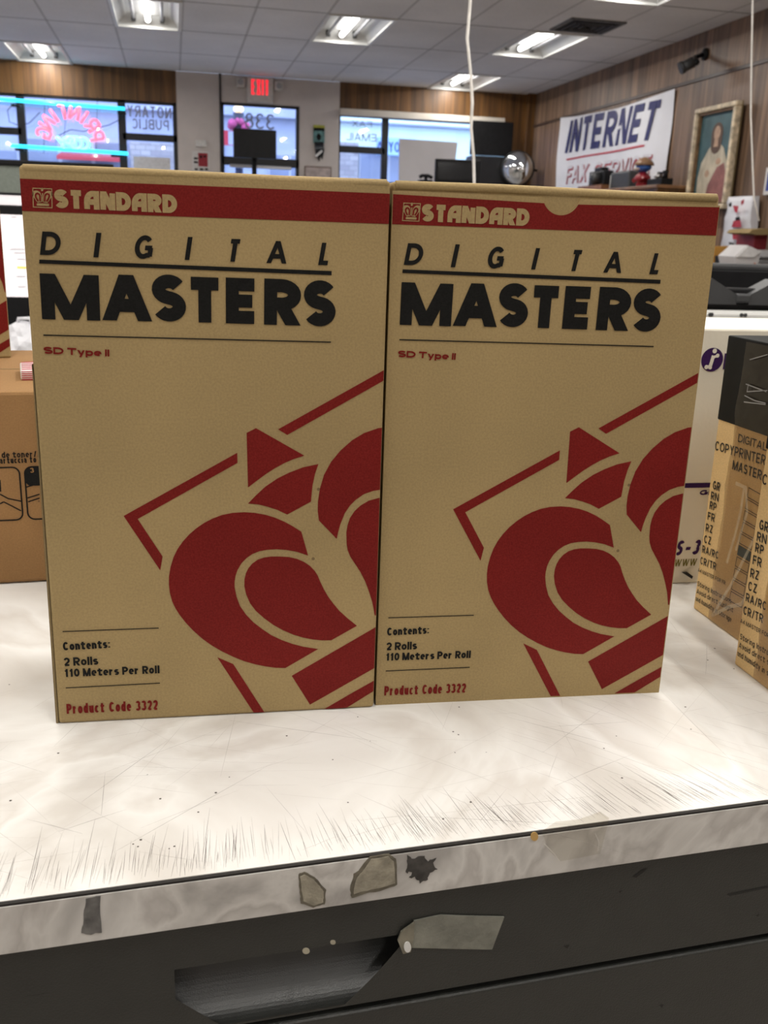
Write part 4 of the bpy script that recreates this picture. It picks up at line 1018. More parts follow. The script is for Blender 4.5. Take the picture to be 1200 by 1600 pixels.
for z1_, z0_ in zip(zs_, zs_[1:]):
    (a1, b1), (a0, b0) = xe(z1_), xe(z0_)
    if a0 > xl: b.face([(xl, FY_, z0_), (a0, FY_, z0_), (max(a1, xl), FY_, z1_), (xl, FY_, z1_)] if a1 > xl else [(xl, FY_, z0_), (a0, FY_, z0_), (xl, FY_, z1_)])
    b.face([(b0, FY_, z0_), (xr, FY_, z0_), (xr, FY_, z1_), (b1, FY_, z1_)] if b1 < xr else [(b0, FY_, z0_), (xr, FY_, z0_), (xr, FY_, z1_)])
b.box(-1.6, 1.7, FY_+.002, FY_+.02, zlo-.001, zlo+.0002)
df = t('drawer', b, M_STEEL)
b = B()
L_r = [(Vector((xl-.02, y+.0006, z)), Vector((xr+.07, y+.0006, z))) for y, z in prof]
for k, (p, q) in enumerate(zip(L_r, L_r[1:])): b.face([p[0], p[1], q[1], q[0]], smooth=k > 2)
b.build('recessed_pull', mat('glossy_charcoal_steel', (.024, .025, .023), .33, 0, .1, 60, .12, 1500, spec=.6), df)
b = B(); b.box(-1.6, 1.7, FY_, .05, -.45, -.1045, .0022, seg=3); t('drawer', b, M_STEEL)
b = B(); 
for (cx, cy, r) in ((478, 1485, 4.6), (520, 1471.5, 3.4)):
    P = [t.px(cx+r*1.25*math.cos(k*PI/8), cy+r*math.sin(k*PI/8), FY_) for k in range(16)]
    b.prism(P, FY_-.0006, FY_-.0001)
t('paper_dot', b, mat('cream_dot', (.36, .33, .25), .7), 'small cream dots above the pull')
b = B()
for pts in (((988, 1370), (1004, 1358), (1012, 1356), (1006, 1362), (994, 1371)), ((1135, 1397), (1200, 1384), (1200, 1387), (1140, 1400)), ((966, 1393), (972, 1390), (969, 1395)), ((880, 1478), (890, 1476), (886, 1482)), ((1180, 1430), (1187, 1427), (1184, 1432)), ((20, 1560), (95, 1548), (60, 1553)), ((1030, 1570), (1037, 1569), (1034, 1575))):
    b.poly([t.px(*p, FY_) for p in pts], FY_-.0002)
t('scuff_marks', b, mat('black_scuff', (.010, .010, .009), .7), 'black scuff marks')
mt = Thing('masking_tape', 'torn grey strip of masking tape stuck across the drawer pull corner', 'tape', (0, CY, 0), CYAW)
b = B(); b.prism([mt.px(*p, FY_) for p in ((646, 1437), (688, 1428), (720, 1429.5), (787, 1431), (768, 1482), (700, 1480.5), (640, 1479))], FY_-.0010, FY_-.0002); mt('tape_film', b, mat('aged_masking_tape', (.185, .185, .155), .6, 0, .25, 70, .3, 300))
b = B(); P = [mt.px(*p, FY_) for p in ((646, 1437), (625, 1452), (620, 1466), (628, 1486), (640, 1483), (645, 1460))]; b.prism(P, FY_-.0024, FY_-.0012); mt('folded_corner', b, mat('folded_tape', (.20, .185, .14), .6, 0, .3, 90))
b = B(); P = [mt.px(634.5+5.5*math.cos(k*PI/8), 1474+8*math.sin(k*PI/8), FY_) for k in range(16)]; b.prism(P, FY_-.0032, FY_-.0024); mt('white_dot', b, mat('white_dot_paper', (.62, .62, .60), .5))

# ------------------------------------------------------------------ the printed kraft boxes
BW, BH, BD = .2062, .34, .112
B1 = frame_only((-.0815, .5762, 0), -.0419)
def px1(p): return B1.px(*p)
def crop6(pts): return [px1((180+x/2.7273, 560+y/2.7273)) for x, y in pts]
def trimbox(P):
    P = clip_half(clip_half(P, 0, BW-.0006, -1), 1, .001, 1); return P
EMB = [
 [(694,302),(733,326),(1180,74),(1180,30)],
 [(520,402),(521,445),(96,684),(202,844),(192,903),(36,671)],
 [(560,317),(600,297),(806,414),(762,428),(720,446),(680,468),(640,494),(602,522),(566,550)],
 [(866,450),(852,490),(841,540),(834,610),(733,665),(690,645),(650,632),(610,622),(566,618),(600,583),(640,546),(690,512),(740,487),(800,464)],
 [(1180,290),(1120,297),(1060,318),(1010,348),(960,392),(920,440),(890,495),(872,555),(864,610),(863,650),(868,690),(944,769),(950,740),(960,705),(978,660),(1000,627),(1025,602),(1060,578),(1100,564),(1180,552)],
 [(1180,588),(1120,595),(1080,606),(1045,627),(1020,650),(1000,680),(990,710),(985,740),(986,790),(990,815),(1002,845),(1020,872),(1045,910),(1065,950),(1082,995),(1096,1040),(1106,1095),(1180,1095)],
 [(793,738),(755,714),(720,695),(680,678),(640,666),(595,658),(550,655),(500,658),(455,667),(415,682),(380,700),(345,724),(315,750),(288,780),(265,813),(248,848),(236,888),(229,930),(229,965),(233,1000),(243,1035),(257,1065),(275,1093),(300,1125),(330,1157),(370,1193),(410,1222),(455,1248),(505,1272),(550,1290),(600,1304),(640,1312),(685,1318),(725,1319),(865,1238),(800,1228),(755,1216),(710,1200),(665,1179),(625,1152),(590,1125),(558,1092),(532,1055),(517,1015),(509,975),(509,950),(513,925),(522,900),(538,873),(560,850),(585,833),(615,821),(650,815),(690,813),(730,816),(775,824),(822,840)],
 [(700,844),(740,846),(775,854),(805,867),(830,884),(850,905),(863,925),(873,950),(890,985),(908,1016),(930,1045),(955,1075),(990,1107),(1030,1139),(920,1201),(880,1201),(840,1197),(800,1189),(760,1177),(715,1158),(675,1136),(635,1107),(600,1076),(575,1044),(558,1005),(550,970),(551,940),(557,915),(568,893),(585,873),(608,857),(635,848),(665,844)],
 [(1180,1104),(752,1352),(830,1475),(1180,1276)],
 [(1180,1329),(1000,1430),(880,1500),(850,1520),(935,1520),(1180,1368)],
 [(435,1273),(503,1302),(650,1530),(604,1530)],
]
def ellipse_pts(cx, cy, rx, ry, n=20): return [(cx+rx*math.cos(2*PI*k/n), cy+ry*math.sin(2*PI*k/n)) for k in range(n)]
zb0 = (px1((33, 323))[1]+px1((605, 356))[1])/2; zb1 = (px1((30, 277.5))[1]+px1((608, 304))[1])/2
def make_prints(T, band_notch=None):
    # red band
    b = B()
    if band_notch:
        cx, r, ztop = band_notch
        pts = [(.0004, zb0), (BW-.0004, zb0), (BW-.0004, zb1)]
        for k in range(0, 21):
            a = -PI*k/20; x, z = cx+(r+.0004)*math.cos(a), ztop+(r+.0004)*math.sin(a)
            if z < zb1: pts.append((x, z))
        pts.append((.0004, zb1)); b.poly(pts, -.0002)
    else: b.poly([(.0004, zb0), (BW-.0004, zb0), (BW-.0004, zb1), (.0004, zb1)], -.0002)
    T('red_band', b, M_RED)
    # crown badge and name in board colour on the band
    b = B(); y = -.0004
    c3 = lambda x, z: px1((20+x/3.75, 240+z/3.75))
    path(b, [c3(*p) for p in ((118, 203), (229, 207), (231, 318), (121, 313), (118, 203))], .00045, y)
    for cx_, mir in ((148, 1), (200, -1)):
        f = lambda x, z: c3(174+mir*(174-x), z+(0 if mir > 0 else 0)+(x-174)*.03*0)
    crownL = [(146, 288), (137, 276), (120, 252), (114, 236), (118, 224), (128, 217), (142, 216), (155, 222), (164, 232), (168, 246), (170, 284)]
    holeL = [(152, 278), (140, 262), (134, 248), (136, 238), (145, 233), (154, 238), (159, 248), (161, 278)]
    for mir in (0, 1):
        m_ = lambda p: c3(p[0] if not mir else 349-p[0]+0, p[1]+(2 if mir else 0))
        # lobe drawn as a ring of quads between outer outline and inner eye
        ol = [m_(p) for p in crownL]; b.poly(ol, y)
    for mir in (0, 1):
        m_ = lambda p: c3(p[0] if not mir else 349-p[0], p[1]+(2 if mir else 0))
    b.poly([c3(*p) for p in ((145, 291), (207, 293), (214, 297), (212, 308), (142, 305), (140, 295))], y)
    b.poly([c3(*p) for p in ((172, 232), (178, 232), (177, 282), (171, 282))], y)
    b.poly([c3(*p) for p in ellipse_pts(172.5, 213, 7, 8, 14)], y); b.poly([c3(*p) for p in ((168, 205), (177, 205), (172.5, 198))], y)
    A, C_, Tp = c3(247, 318), c3(964, 350), c3(250, 208)
    put_text(b, 'ST@#D@RD', A, C_, Tp[1]-A[1], .31, y=-.0004, gap=.04)
    T('band_lettering', b, M_KRAFT, 'board coloured crown and name on the red band')
    b = B()
    for mir in (0, 1):
        m_ = lambda p: c3(p[0] if not mir else 349-p[0], p[1]+(2 if mir else 0))
        path(b, [m_(p) for p in ((150, 279), (138, 260), (134, 247), (137, 237), (146, 233), (155, 238), (160, 248), (162, 280))], .0009, -.0006)
    T('crown_outline', b, M_RED)
    # black lettering
    b = B()
    for ch, x0, x1, yb, yt in (('D', 62.5, 97, 398, 361.5), ('I', 147.5, 157, 402, 363.5), ('G', 208.5, 242, 404, 367), ('I', 290, 299, 406, 370), ('T', 355, 378, 408.5, 373), ('A', 416, 449.5, 411, 376), ('L', 497, 517.5, 414, 379)):
        A, C_, Tp = px1((x0, yb)), px1((x1, yb+(x1-x0)*.03)), px1((x0, yt)); cap = Tp[1]-A[1]
        t_ = .205; sl = .17; W_ = C_[0]-A[0]
        if ch == 'I': A = (A[0]-.0005, A[1]); C_ = (A[0]+cap*t_, A[1])
        elif ch in 'DLT': C_ = (C_[0]-cap*sl*(.65 if ch != 'T' else .9), C_[1])
        elif ch == 'A': A = (A[0]+.0, A[1]); C_ = (C_[0]-cap*.06, C_[1])
        else: C_ = (C_[0]-cap*sl*.8, C_[1])
        if ch == 'T': A = (A[0]-cap*sl*.2, A[1])
        put_text(b, ch, A, (C_[0], A[1]), cap, t_, sl if ch != 'A' else .09, gap=0)
    q = [px1(p) for p in ((61.5, 405.5), (518, 423.5), (518, 430), (61.5, 411.5))]; b.poly(q, -.0004)
    WD = [('M', 66, 157, 498.5, 427), ('A', 160, 238, 500, 428), ('S', 238.5, 291, 501.5, 428), ('T', 292.5, 348, 503, 432), ('E', 353, 404, 505, 433.5), ('R', 412.5, 469.5, 507, 435), ('S', 474, 523.5, 509, 437)]
    for ch, x0, x1, yb, yt in WD:
        A, C_, Tp = px1((x0, yb)), px1((x1, yb+(x1-x0)*.028)), px1((x0, yt)); cap = Tp[1]-A[1]
        put_text(b, ch, A, C_, cap, .29 if ch in 'MA' else .285, gap=0)
    line(b, px1((68, 523.5)), px1((517, 534.5)), .0007)
    text_px(b, B1, 'Contents:', (99, 1016), (172.5, 1012), (99, 1003), .225, gap=.08)
    text_px(b, B1, '2 Rolls', (100, 1040.5), (154, 1038), (100, 1027.5), .22, gap=.08, space=.2)
    text_px(b, B1, '110 Meters Per Roll', (101, 1057.5), (249.5, 1051.5), (101, 1045), .225, gap=.08, space=.2)
    line(b, px1((98, 986.5)), px1((248, 981)), .0006); line(b, px1((103, 1074.5)), px1((250, 1067)), .0006)
    T('black_lettering', b, M_BLACK_INK)
    b = B()
    text_px(b, B1, 'SD Type II', (68.5, 552.5), (171, 557), (68.5, 541.5), .26, gap=.09, space=.3)
    text_px(b, B1, 'Product Code 3322', (104.5, 1115), (247, 1108.5), (104.5, 1099.5), .195, gap=.09, space=.22)
    T('red_lettering', b, M_RED)
    b = B()
    for P in EMB:
        Q = trimbox(crop6(P))
        if len(Q) > 2: b.poly(Q, -.0002)
    T('red_emblem', b, M_RED)
def kraft_body(T, plain=True):
    b = B(); b.box(0, BW, 0 if plain else .0012, BD, 0, BH, .0022, seg=3); T('carton', b, M_KRAFT)
def soft_top(T):
    b = B(); b.tube([(.002, .0026, BH-.0022), (BW*.3, .0024, BH-.0018), (BW*.7, .0028, BH-.0024), (BW-.002, .0026, BH-.002)], .0028, 10); T('rolled_edge', b, M_KRAFT)

L1 = 'kraft box with red band, left of the pair standing in front on the counter'
t1 = Thing('carton_box', L1, 'box', B1.loc, -.0419, 'printed kraft boxes with red emblem'); kraft_body(t1); make_prints(t1); soft_top(t1)
b = B(); b.prism([(-.0016, .0005), (.0, .0005), (.0, BH*.66), (-.0006, BH*.68)], .0008, .03); t1('side_seam', b, M_KRAFT_DARK)
# second box of the pair: lid tucked behind a front panel with a thumb notch
t2 = Thing('carton_box', 'kraft box with red band and half-round thumb notch, right of the front pair', 'box', (.1264, .5706, 0), -.0573, 'printed kraft boxes with red emblem')
kraft_body(t2, False)
n0 = t2.px(848, 316); n1 = t2.px(906, 318); nb = t2.px(878, 335.5); pt = BH-.0052
cx = (n0[0]+n1[0])/2; r = (n1[0]-n0[0])/2
zc_ = nb[1]+r
b = B(); pts = [(0, 0), (BW, 0), (BW, pt-.001)]
for k in range(0, 25):
    a = -PI*k/24; pts.append((cx+r*math.cos(a), min(pt-.0002, zc_+r*math.sin(a))))
pts.append((0, pt)); b.prism(pts, 0, .0011); t2('front_panel', b, M_KRAFT)
b = B(); b.poly([(cx-r*1.02, zc_-r*1.02), (cx+r*1.02, zc_-r*1.02), (cx+r*1.02, pt), (cx-r*1.02, pt)], .0011); t2('tuck_flap', b, M_KRAFT)
make_prints(t2, (cx, r, zc_)); soft_top(t2)
# brown toner carton with pictograms and the third printed box on it
tc_ = Thing('carton_box', 'plain brown toner carton with black pictograms behind the left front box', 'box', (-.50, .842-.36*.05, .0006), .05)
TZ = .172; TW = .47
b = B(); b.box(0, TW, 0, .29, 0, TZ, .003); tc_('carton', b, M_KRAFT2)
b = B(); b.box(0.003, TW-.003, .135, .137, TZ, TZ+.0003); tc_('flap_seam', b, M_KRAFT_DARK)
b = B()
text_px(b, tc_, 'de toner/A', (3, 715.5), (66, 713.5), (3, 706), .19, gap=.12, space=.2)
text_px(b, tc_, 'artuccia to', (0, 724.5), (57, 722.5), (0, 714.5), .19, gap=.12, space=.2)
fz0, fz1 = tc_.px(20, 812.5)[1], tc_.px(20, 730)[1]; fx = tc_.px(33, 770)[0]; fw_ = .062
f = rrect(fx-fw_, fx, fz0, fz1, .006); path(b, f+[f[0]], .0013)
gx = tc_.px(41, 770)[0]; f = rrect(gx, gx+fw_, fz0, fz1, .006); path(b, f+[f[0]], .0013)
P = [q for q in rrect(gx, gx+.02, fz1-.017, fz1, .005)]; b.poly(P, -.0005)
for p, q in (((0, 750), (1, 768)), ((0, 772), (13, 779)), ((13, 779), (33, 783)), ((0, 787), (6, 784)), ((6, 784), (33, 798))): line(b, tc_.px(*p), tc_.px(*q), .0011)
for p, q in (((41, 749), (56, 745)), ((41, 753), (52, 749)), ((52, 749), (58, 752)), ((41, 761), (58, 756)), ((43, 778), (62, 772)), ((44, 784), (62, 778))): line(b, tc_.px(*p), tc_.px(*q), .0011)
tc_('black_print', b, M_BLACK_INK)
b = B(); text_px(b, tc_, '3', (47.5, 738.5), (53.5, 738), (47.5, 731), .2, y=-.0007); tc_('white_numeral', b, M_KRAFT2)
q = onZ(43, 588, TZ); 
ts = Thing('striped_packet', 'small red and white striped packet on top of the brown toner carton', 'packet', (q.x, q.y, TZ+.0005), .15)
b = B(); b.box(-.006, .03, -.03, .03, 0, .009, .002); ts('packet', b, M_WHITEP)
b = B()
for k in range(5): z = -.026+k*.012; b.face([(-.0045, z, .0092), (.0285, z+.006, .0092), (.0285, z+.012, .0092), (-.0045, z+.006, .0092)]); b.face([(-.005, -.0302, .0005+k*.0018), (.029, -.0302, .0009+k*.0018), (.029, -.0302, .0018+k*.0018), (-.005, -.0302, .0014+k*.0018)])
ts('red_stripes', b, M_RP)
q = onZ(18, 560, TZ); y3 = .22
t3o = copy_tree(t1.o); t3o['label'] = 'kraft box with red emblem on the brown toner carton at the left border'
t3o.location = (q.x-BW*math.cos(y3), q.y-BW*math.sin(y3), TZ+.0005); t3o.rotation_euler = (0, 0, y3)

# ------------------------------------------------------------------ tall yellow-brown cartons on the right
M_TAPE = glass_mat('shiny_packing_tape', (.72, .66, .58), .05, .12)
def master_box(label, loc, w, d, h, zblk, texts, small, ladder, tape, third=None):
    T = Thing('carton_box', label, 'box', loc, -PI/2, 'yellow-brown master cartons'); 
    b = B(); b.box(0, w, 0, d, 0, h, .0015); T('carton', b, M_KRAFT3)
    b = B(); b.box(-.0006, w+.0006, -.0006, d+.0006, zblk, h+.0006, .001); T('black_top', b, mat('black_carton_print', (.010, .010, .009), .6, 0, .3, 30, spec=.15))
    b = B()
    for s, a, c, top, tt in texts: text_px(b, T, s, a, c, top, tt, gap=.13, space=.25)
    for s, a, c, top, tt in small: text_px(b, T, s, a, c, top, tt, gap=.12, space=.3)
    T('black_lettering', b, M_BLACK_INK2)
    if ladder:
        b = B()
        for k in range(10):
            (ax, ay), (bx, by), (lx, ly), n = ladder
            P = [T.px(ax+(bx-ax)*(k+u)/n+lx*v, ay+(by-ay)*(k+u)/n+ly*v) for u, v in ((.1, 0), (.9, 0), (.9, 1), (.1, 1), (.1, 0))]
            path(b, P, .0006)
        T('code_ladder', b, M_BLACK_INK2)
        b = B(); k = 5; P = [T.px(ax+(bx-ax)*(k+u)/n+lx*v, ay+(by-ay)*(k+u)/n+ly*v) for u, v in ((.1, 0), (.9, 0), (.9, 1), (.1, 1))]; b.poly(P, -.0006); T('teal_mark', b, mat('dark_teal_ink', (.03, .06, .08), .5))
    b = B(); nx, nz = 4, 40; x0, x1, za, zb = tape; rows = []
    for k in range(nz+1):
        z = za+(zb-za)*k/nz
        rows.append([b.bm.verts.new((x0+(x1-x0)*i/nx+.001*math.sin(z*90+i), -.0012-.0012*abs(math.sin(z*61+i*1.7))*random.random(), z)) for i in range(nx+1)])
    for r_, s_ in zip(rows, rows[1:]):
        for i in range(nx):
            f = b.bm.faces.new((r_[i], r_[i+1], s_[i+1], s_[i])); f.smooth = True
    T('packing_tape', b, M_TAPE, 'wrinkled shiny packing tape')
    return T
A0 = (.4425, .7055, 0)
FA = frame_only(A0, -PI/2); FB = frame_only((.4145, .5945, 0), -PI/2)
colA = [('GR', (1114, 764), (1125, 768), (1114, 750)), ('RN', (1111, 780), (1123, 784), (1111, 767)), ('RP', (1109, 795), (1119.5, 799), (1109, 782)), ('FR', (1106, 812), (1117, 816), (1106, 799)), ('RZ', (1103, 830), (1114, 834), (1103, 817)), ('CZ', (1100.5, 848), (1111.5, 852), (1100.5, 835)), ('RA/RC', (1097.5, 863), (1123, 874), (1097.5, 851)), ('CR/TR', (1094.5, 881), (1119, 891), (1094.5, 869))]
tA = [('DIGITAL', (1153.5, 690), (1198, 705), (1153.5, 677), .15), ('COPYPRINTER', (1117.5, 703), (1196, 727), (1117.5, 688), .15), ('MASTER', (1144.5, 733), (1190, 750), (1144.5, 718), .17)]+[(a, b_, c, d, .17) for a, b_, c, d in colA]
sA = [('A4 MASTER FOR FR', (1091, 893), (1134, 914), (1091, 887), .15), ('Storing Instructions', (1090.5, 915), (1143, 943), (1090.5, 907), .14), ('Avoid direct sunlight', (1089, 927), (1146, 957), (1089, 919), .14), ('and humidity in storage', (1087, 938), (1143, 972), (1087, 930), .14)]
zbA = FA.px(1122, 655)[1]
bA = master_box('yellow-brown master carton with black taped top, standing behind the other one', A0, .105, .2, .2395, zbA, tA, sA, ((1171, 760), (1140, 940), (19, 11), 10.), (FA.px(1151, 690)[0]-.004, .104, .002, .238))
b = B()
for pts in (((1163, 764), (1158, 800), (1148, 840), (1136, 880)), ((1150, 755), (1166, 762), (1168, 800), (1150, 860)), ((1190, 820), (1165, 870), (1142, 915), (1115, 960)), ((1112, 962), (1140, 948), (1158, 945), (1165, 935))):
    path(b, [bA.px(*p, -.003) for p in pts], .0030, -.0034)
bA('tape_wrinkles', b, mat('milky_tape_fold', (.62, .53, .38), .25, 0, .1, 60, alpha=.32), 'milky folds in the packing tape')
b = B()
for pts in (((1172, 562), (1200, 554)), ((1166, 600), (1198, 612)), ((1163, 628), (1197, 632)), ((1164, 618), (1180, 626), (1197, 630)), ((1170, 600), (1168, 612), (1200, 610))):
    path(b, [bA.px(*p, -.003) for p in pts], .0008, -.0034)
bA('tape_creases', b, mat('grey_tape_crease', (.30, .30, .30), .25), 'bright creases in the tape on the black top')
def shift(p): # same print one box nearer
    x, z = FA.px(*p); return x, z
dxB = 0.0
class _S: pass
zbB = zbA
BB = Thing('carton_box', 'yellow-brown master carton cut by the right border, nearer than its black-topped twin', 'box', (.4145, .5945, 0), -PI/2, 'yellow-brown master cartons')
for ch in [o for o in bpy.data.objects if o.parent == bA.o and o.name.split('.')[0] in ('carton', 'black_top', 'black_lettering', 'code_ladder', 'teal_mark', 'packing_tape')]:
    c = ch.copy(); COL.objects.link(c); c.parent = BB.o
# ------------------------------------------------------------------ white carton with the purple badge
JX, JY = .30, .768
t = Thing('carton_box', 'white carton with purple round badge behind the yellow-brown cartons', 'box', (JX, JY, 0), -.02)
JH = t.px(1098, 513)[1]
b = B(); b.box(0, .46, 0, .125, 0, JH, .002); t('carton', b, M_CARTON)
b = B(); cxz = t.px(1112.5, 562); r = (t.px(1129.5, 562)[0]-t.px(1095.5, 562)[0])/2; b.poly(circle(cxz[0], cxz[1], r), -.0003)
x0, z0 = t.px(1067, 762.5); x1, z1 = t.px(1140, 753.5); b.poly([(x0, z0), (x1, z0), (x1, z1), (x0, z1)], -.0003)
M_PUR = ink('purple_ink', (.04, .012, .075))
text_px(b, t, 'S-3', (1053.5, 868), (1090, 866), (1053.5, 845), .21, slant=.2, gap=.12)
text_px(b, t, 'GI', (1092, 773.5), (1108, 773), (1092, 765.5), .3, slant=.18, gap=.12)
text_px(b, t, 'R', (1129, 577), (1150, 577), (1129, 552), .26, gap=.12)
t('purple_print', b, M_PUR)
b = B(); u = r/17.
def jp(x, z): return cxz[0]+(x-1112.5)*u, cxz[1]-(z-562)*u
b.poly(circle(*jp(1114.5, 549.5), 3.4*u, 16), -.0006)
path(b, [jp(*p) for p in ((1113.5, 556), (1112, 564), (1110.5, 571), (1107, 573))], 5.2*u, -.0006)
path(b, [jp(*p) for p in ((1112, 560), (1116, 557.5), (1119.5, 556.5))], 3.6*u, -.00062)
for p, rr in (((1119.8, 556), 2.9), ((1104.6, 572.5), 3.1), ((1110.8, 573.2), 2.6)): b.poly(circle(*jp(*p), rr*u, 14), -.00064)
t('badge_mark', b, M_CARTON, 'white bone shaped letters in the purple badge')
b = B(); text_px(b, t, 'www', (1052.5, 885), (1087, 883.5), (1052.5, 870), .12, slant=.1, gap=.08); t('olive_print', b, ink('olive_ink', (.18, .15, .03)))
b = B(); b.prism([t.px(*p, -.01) for p in ((1072, 899), (1086, 908), (1088, 904), (1080, 898))], -.004, -.001); t('torn_flap', b, M_BLACK)

# ------------------------------------------------------------------ machines and parcels behind, right
MY = 1.8
p = onY(1100, 500, MY); zM = onY(1115, 485, MY).z
t = Thing('copier', 'white copier with black scanner tray behind the right boxes', 'copier', (.86, MY, Z_FLOOR), -.02)
hz = zM-Z_FLOOR
b = B(); b.box(0, .75, .0, .6, .03, hz, .008); t('body', b, mat('copier_white', (.58, .58, .56), .4, 0, .05, 6))
b = B(); b.box(.02, .73, .03, .57, 0, .03); t('base', b, M_BLACK)
b = B()
for x in (1110, 1112.5, 1159, 1165): a = t.px(x, 486.5 if x > 1150 else 484.8); b.lathe([(.004, -.002), (.004, 0)], (a[0], 0, min(a[1], hz-.008)), 'y', 10)
t('screw', b, M_DGREY)
zt2 = t.px(1150, 428)[1]
b = B(); 
b.box(.0, .75, .03, .05, hz, hz+.045, .004); b.box(.0, .03, .05, .42, hz, zt2-.02, .004); b.box(.72, .75, .05, .42, hz, zt2-.02, .004); b.box(.0, .75, .40, .43, hz, zt2, .006); b.box(.03, .72, .05, .40, hz, hz+.012)
t('tray', b, M_BLACK)
b = B(); xc = t.px(1153, 470, .03)[0]
for s in (-1, 1):
    e = .11
    pts = [(xc+s*.014, hz+.012), (xc+s*.014, hz+.032), (xc+s*.075, hz+.064), (xc+s*.095, hz+.05), (xc+s*.12, hz+.012)]
    b.prism(pts, .012, .06)
b.box(xc-.016, xc+.016, .008, .05, hz+.016, hz+.034, .004); t('paper_guide', b, M_DGREY)
b = B(); q0 = t.px(1112, 424, .44); b.box(.02, .7, .40, .52, zt2-.006, zt2+.012, .006); t('tray_rim', b, M_DGREY)
# low cabinet by the right wall with parcels on it
t = Thing('low_cabinet', 'low wooden cabinet along the right wall carrying parcels', 'cabinet', (3.55, 7.35, Z_FLOOR), -PI/2)
zL = onZ(1150, 425, 0) and onY(1150, 424, 6.0).z; hz = zL-Z_FLOOR
b = B(); b.box(0, 2.4, .02, .98, .06, hz-.03); t('body', b, M_WOOD_F)
b = B(); b.box(-.02, 2.42, 0, 1.0, hz-.03, hz, .006); t('top', b, M_DGREY)
b = B(); b.box(.04, 2.36, .05, .95, 0, .06); t('plinth', b, M_BLACK)
for k in range(4):
    b = B(); b.box(.6*k+.01, .6*k+.59, 0, .02, .1, hz-.06, .003); d_ = t('door', b, M_WOOD_F); b = B(); b.ball((.6*k+.5, -.012, hz*.6), .014); b.build('knob', M_METAL, d_)
def parcel(name, label, cat, px, Y, yaw=0):
    p = onY(px, 420, Y); return Thing(name, label, cat, (p.x, Y, zL), yaw)
t = parcel('padded_envelope', 'orange padded envelope standing beside the white boxes at right', 'envelope', 1138, 6.4)
P = [t.px(*p) for p in ((1113, 418), (1117, 385), (1160, 384), (1152, 396), (1144, 402), (1133, 410), (1131, 420))]; P = [(x, max(0, z)) for x, z in P]
b = B(); b.prism(P, 0, .05); t('paper', b, mat('orange_kraft_paper', (.60, .30, .06), .6, 0, .15, 9, .3, 40))
t = parcel('plastic_case', 'small black case between the orange envelope and the white box', 'case', 1142, 6.05)
P = [t.px(*p) for p in ((1131, 421), (1132, 400), (1150, 403), (1154, 421))]; P = [(x, max(0, z)) for x, z in P]
b = B(); b.prism(P, 0, .12); t('body', b, M_BLACK)
t = parcel('paper_box', 'white carton lying tilted with an orange mark at the right border', 'box', 1172, 5.7)
P = [t.px(*p) for p in ((1153, 426), (1148, 401), (1168, 383), (1190, 393), (1184, 412), (1178, 428))]; P = [(x, max(0, z)) for x, z in P]
b = B(); b.prism(P, 0, .2); t('carton', b, mat('white_paper_box', (.62, .60, .60), .6, 0, .04, 8))
b = B(); b.prism([t.px(*p) for p in ((1150, 401), (1168, 384), (1189, 393), (1175, 402))], -.012, 0); t('lid', b, mat('bright_white_paper', (.78, .77, .77), .5))
b = B(); b.poly([t.px(*p, -.013) for p in ((1176, 414), (1179, 410), (1184, 414), (1180, 419))], -.013); t('orange_mark', b, mat('orange_print', (.6, .18, .07), .5))
t = parcel('paper_stack', 'stack of crumpled white papers behind the tilted white box', 'papers', 1190, 6.1)
b = B(); rr_ = random.Random(5); z = 0
for k in range(9):
    o_ = rr_.uniform(-.03, .03); b.box(-.12+o_, .2+o_, -.1+o_, .18, z, z+.016, .004); z += .0162
t('sheets', b, mat('grey_white_paper', (.52, .52, .53), .7, 0, .1, 9))
t = parcel('red_carton', 'dark red carton with open brown flap under the hanging bag', 'box', 1190, 6.55)
a = t.px(1172, 425); c = t.px(1200, 367)
b = B(); b.box(a[0], c[0], 0, .24, 0, c[1], .004); t('carton', b, mat('dark_red_carton', (.26, .02, .03), .6, 0, .2, 9))
b = B(); P = [t.px(*p) for p in ((1158, 364), (1163, 359), (1184, 357), (1210, 360), (1211, 366), (1170, 367))]; b.prism(P, -.1, .2); t('flap', b, M_KRAFT)

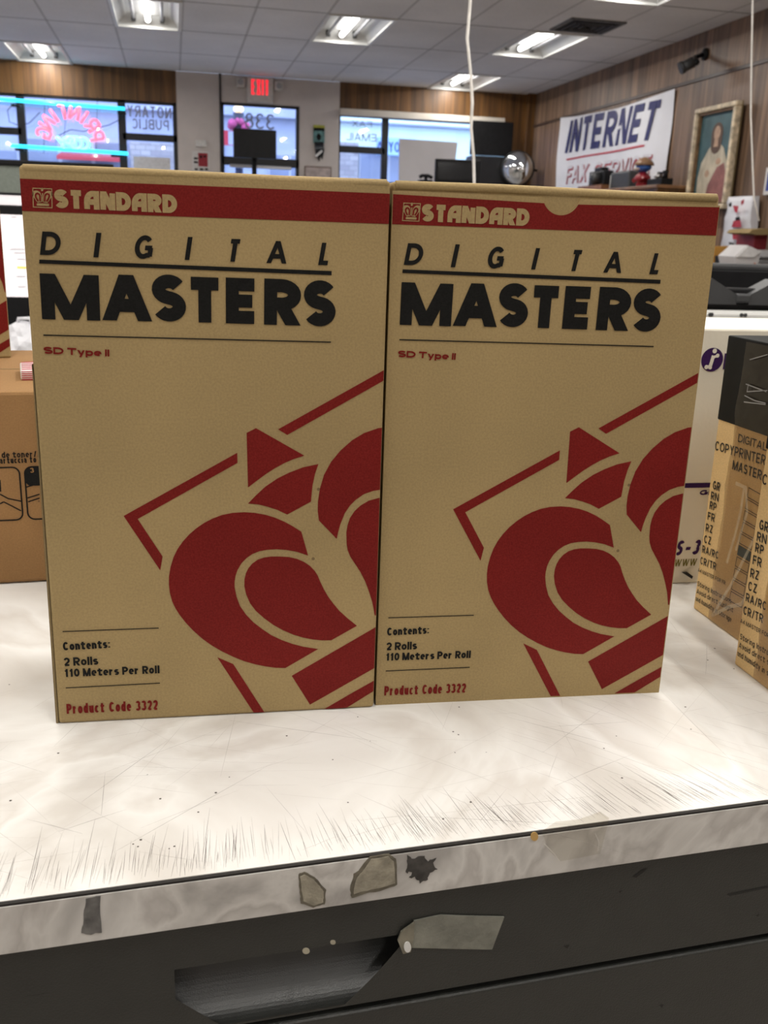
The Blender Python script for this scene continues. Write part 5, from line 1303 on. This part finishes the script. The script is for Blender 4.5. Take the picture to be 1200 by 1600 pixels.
# ------------------------------------------------------------------ desk with monitors behind, left
zD = -.20
t = Thing('office_desk', 'desk behind the left boxes carrying the lit monitor', 'desk', (-1.5, 3.0, Z_FLOOR))
b = B(); b.box(0, 1.6, -.3, 1.7, zD-Z_FLOOR-.04, zD-Z_FLOOR, .006); t('desk_top', b, M_DGREY)
for x in (.05, 1.55):
    for y in (-.25, 1.65): b = B(); b.box(x-.03, x+.03, y-.03, y+.03, 0, zD-Z_FLOOR-.04); t('leg', b, M_BLACK)
M_SCR = mat('lit_white_screen', (.95, .90, .92), .4, 0, .01, 3, emit=.5)
def monitor(label, Y, px0, px1, ptop, pbot, bez, bzb, docs=False):
    cxm = (onY(px0, 400, Y).x+onY(px1, 400, Y).x)/2
    t = Thing('computer_monitor', label, 'monitor', (cxm, Y, zD))
    a, c = t.px(px0, pbot), t.px(px1, ptop)
    c = (c[0], t.px(33, ptop)[1]); a = (a[0], t.px(33, pbot)[1])
    b = B(); b.box(a[0], c[0], 0, .04, a[1]-bzb, c[1]+bez, .005); t('bezel', b, M_BLACK)
    b = B(); b.box(a[0]+.015, c[0]-.015, -.002, .001, a[1], c[1]); s = t('screen', b, M_SCR, 'lit white screen')
    if docs:
        b = B()
        for (xx0, xx1, yy) in ((16, 40, 389.5), (22, 40, 395), (27, 40, 405), (26, 40, 432), (28, 40, 448), (18, 26, 339)): line(b, t.px(xx0, yy), t.px(xx1, yy), .003, -.003)
        b.build('page_text', mat('grey_screen_text', (.45, .44, .47), .5, emit=.3), s)
        b = B(); p = t.px(27, 419.5), t.px(40, 416.5); b.poly([(p[0][0], p[0][1]), (p[1][0]+.02, p[0][1]), (p[1][0]+.02, p[1][1]), (p[0][0], p[1][1])], -.003); b.build('orange_button', mat('orange_screen_button', (1., .62, .15), .5, emit=.7), s)
    b = B(); b.box(-.05, .05, .03, .06, 0, a[1]); b.box(-.12, .12, -.08, .12, 0, .012, .004); t('stand', b, M_BLACK)
    return t
monitor('computer monitor with white lit page between the two left kraft boxes', 3.4, -62, 95, 336, 464, .03, .09, True)
monitor('second lit monitor, just above the white page monitor at left', 4.5, -40, 110, 306, 420, .012, .04)
t = Thing('partition_screen', 'grey green partition panel under the left window', 'partition', (onY(20, 280, 5.6).x, 5.6, Z_FLOOR))
a = t.px(20, 259)[1]
b = B(); b.box(-.6, .5, 0, .04, .05, a, .004); t('panel', b, mat('grey_green_fabric', (.22, .25, .22), .9, 0, .1, 60, .3, 300))
b = B(); b.box(-.62, .52, -.01, .05, a, a+.03, .006); b.box(-.55, -.5, -.2, .24, 0, .05); b.box(.4, .45, -.2, .24, 0, .05); t('frame', b, M_BLACK)
p = onY(35, 545, 2.72)
t = Thing('plastic_bag', 'crumpled white plastic bag behind the brown toner carton', 'bag', (p.x, 2.85, zD))
top = onY(33, 508, 2.75).z-zD
b = B(); tb = bmesh.new(); bmesh.ops.create_icosphere(tb, subdivisions=4, radius=1); rr_ = random.Random(9)
from mathutils import noise
for v in tb.verts:
    n_ = noise.noise(v.co*2.3)*.22+noise.noise(v.co*5.5)*.1
    v.co = Vector((v.co.x*.11*(1+n_), v.co.y*.10*(1+n_), top/2+max(-1, v.co.z)*top/2*(1+n_*.3)))
    v.co.z = max(.001, v.co.z)
b.merge(tb); t('bag_sheet', b, mat('white_bag_plastic', (.70, .70, .74), .4, 0, .06, 9))
b = B(); b.tube([(.03, -.02, top*.9), (.01, -.03, top*1.05), (-.02, -.02, top*1.04), (-.03, -.02, top*.9)], .006, 6); t('handle', b, mat('white_bag_plastic', (.70, .70, .74), .4))
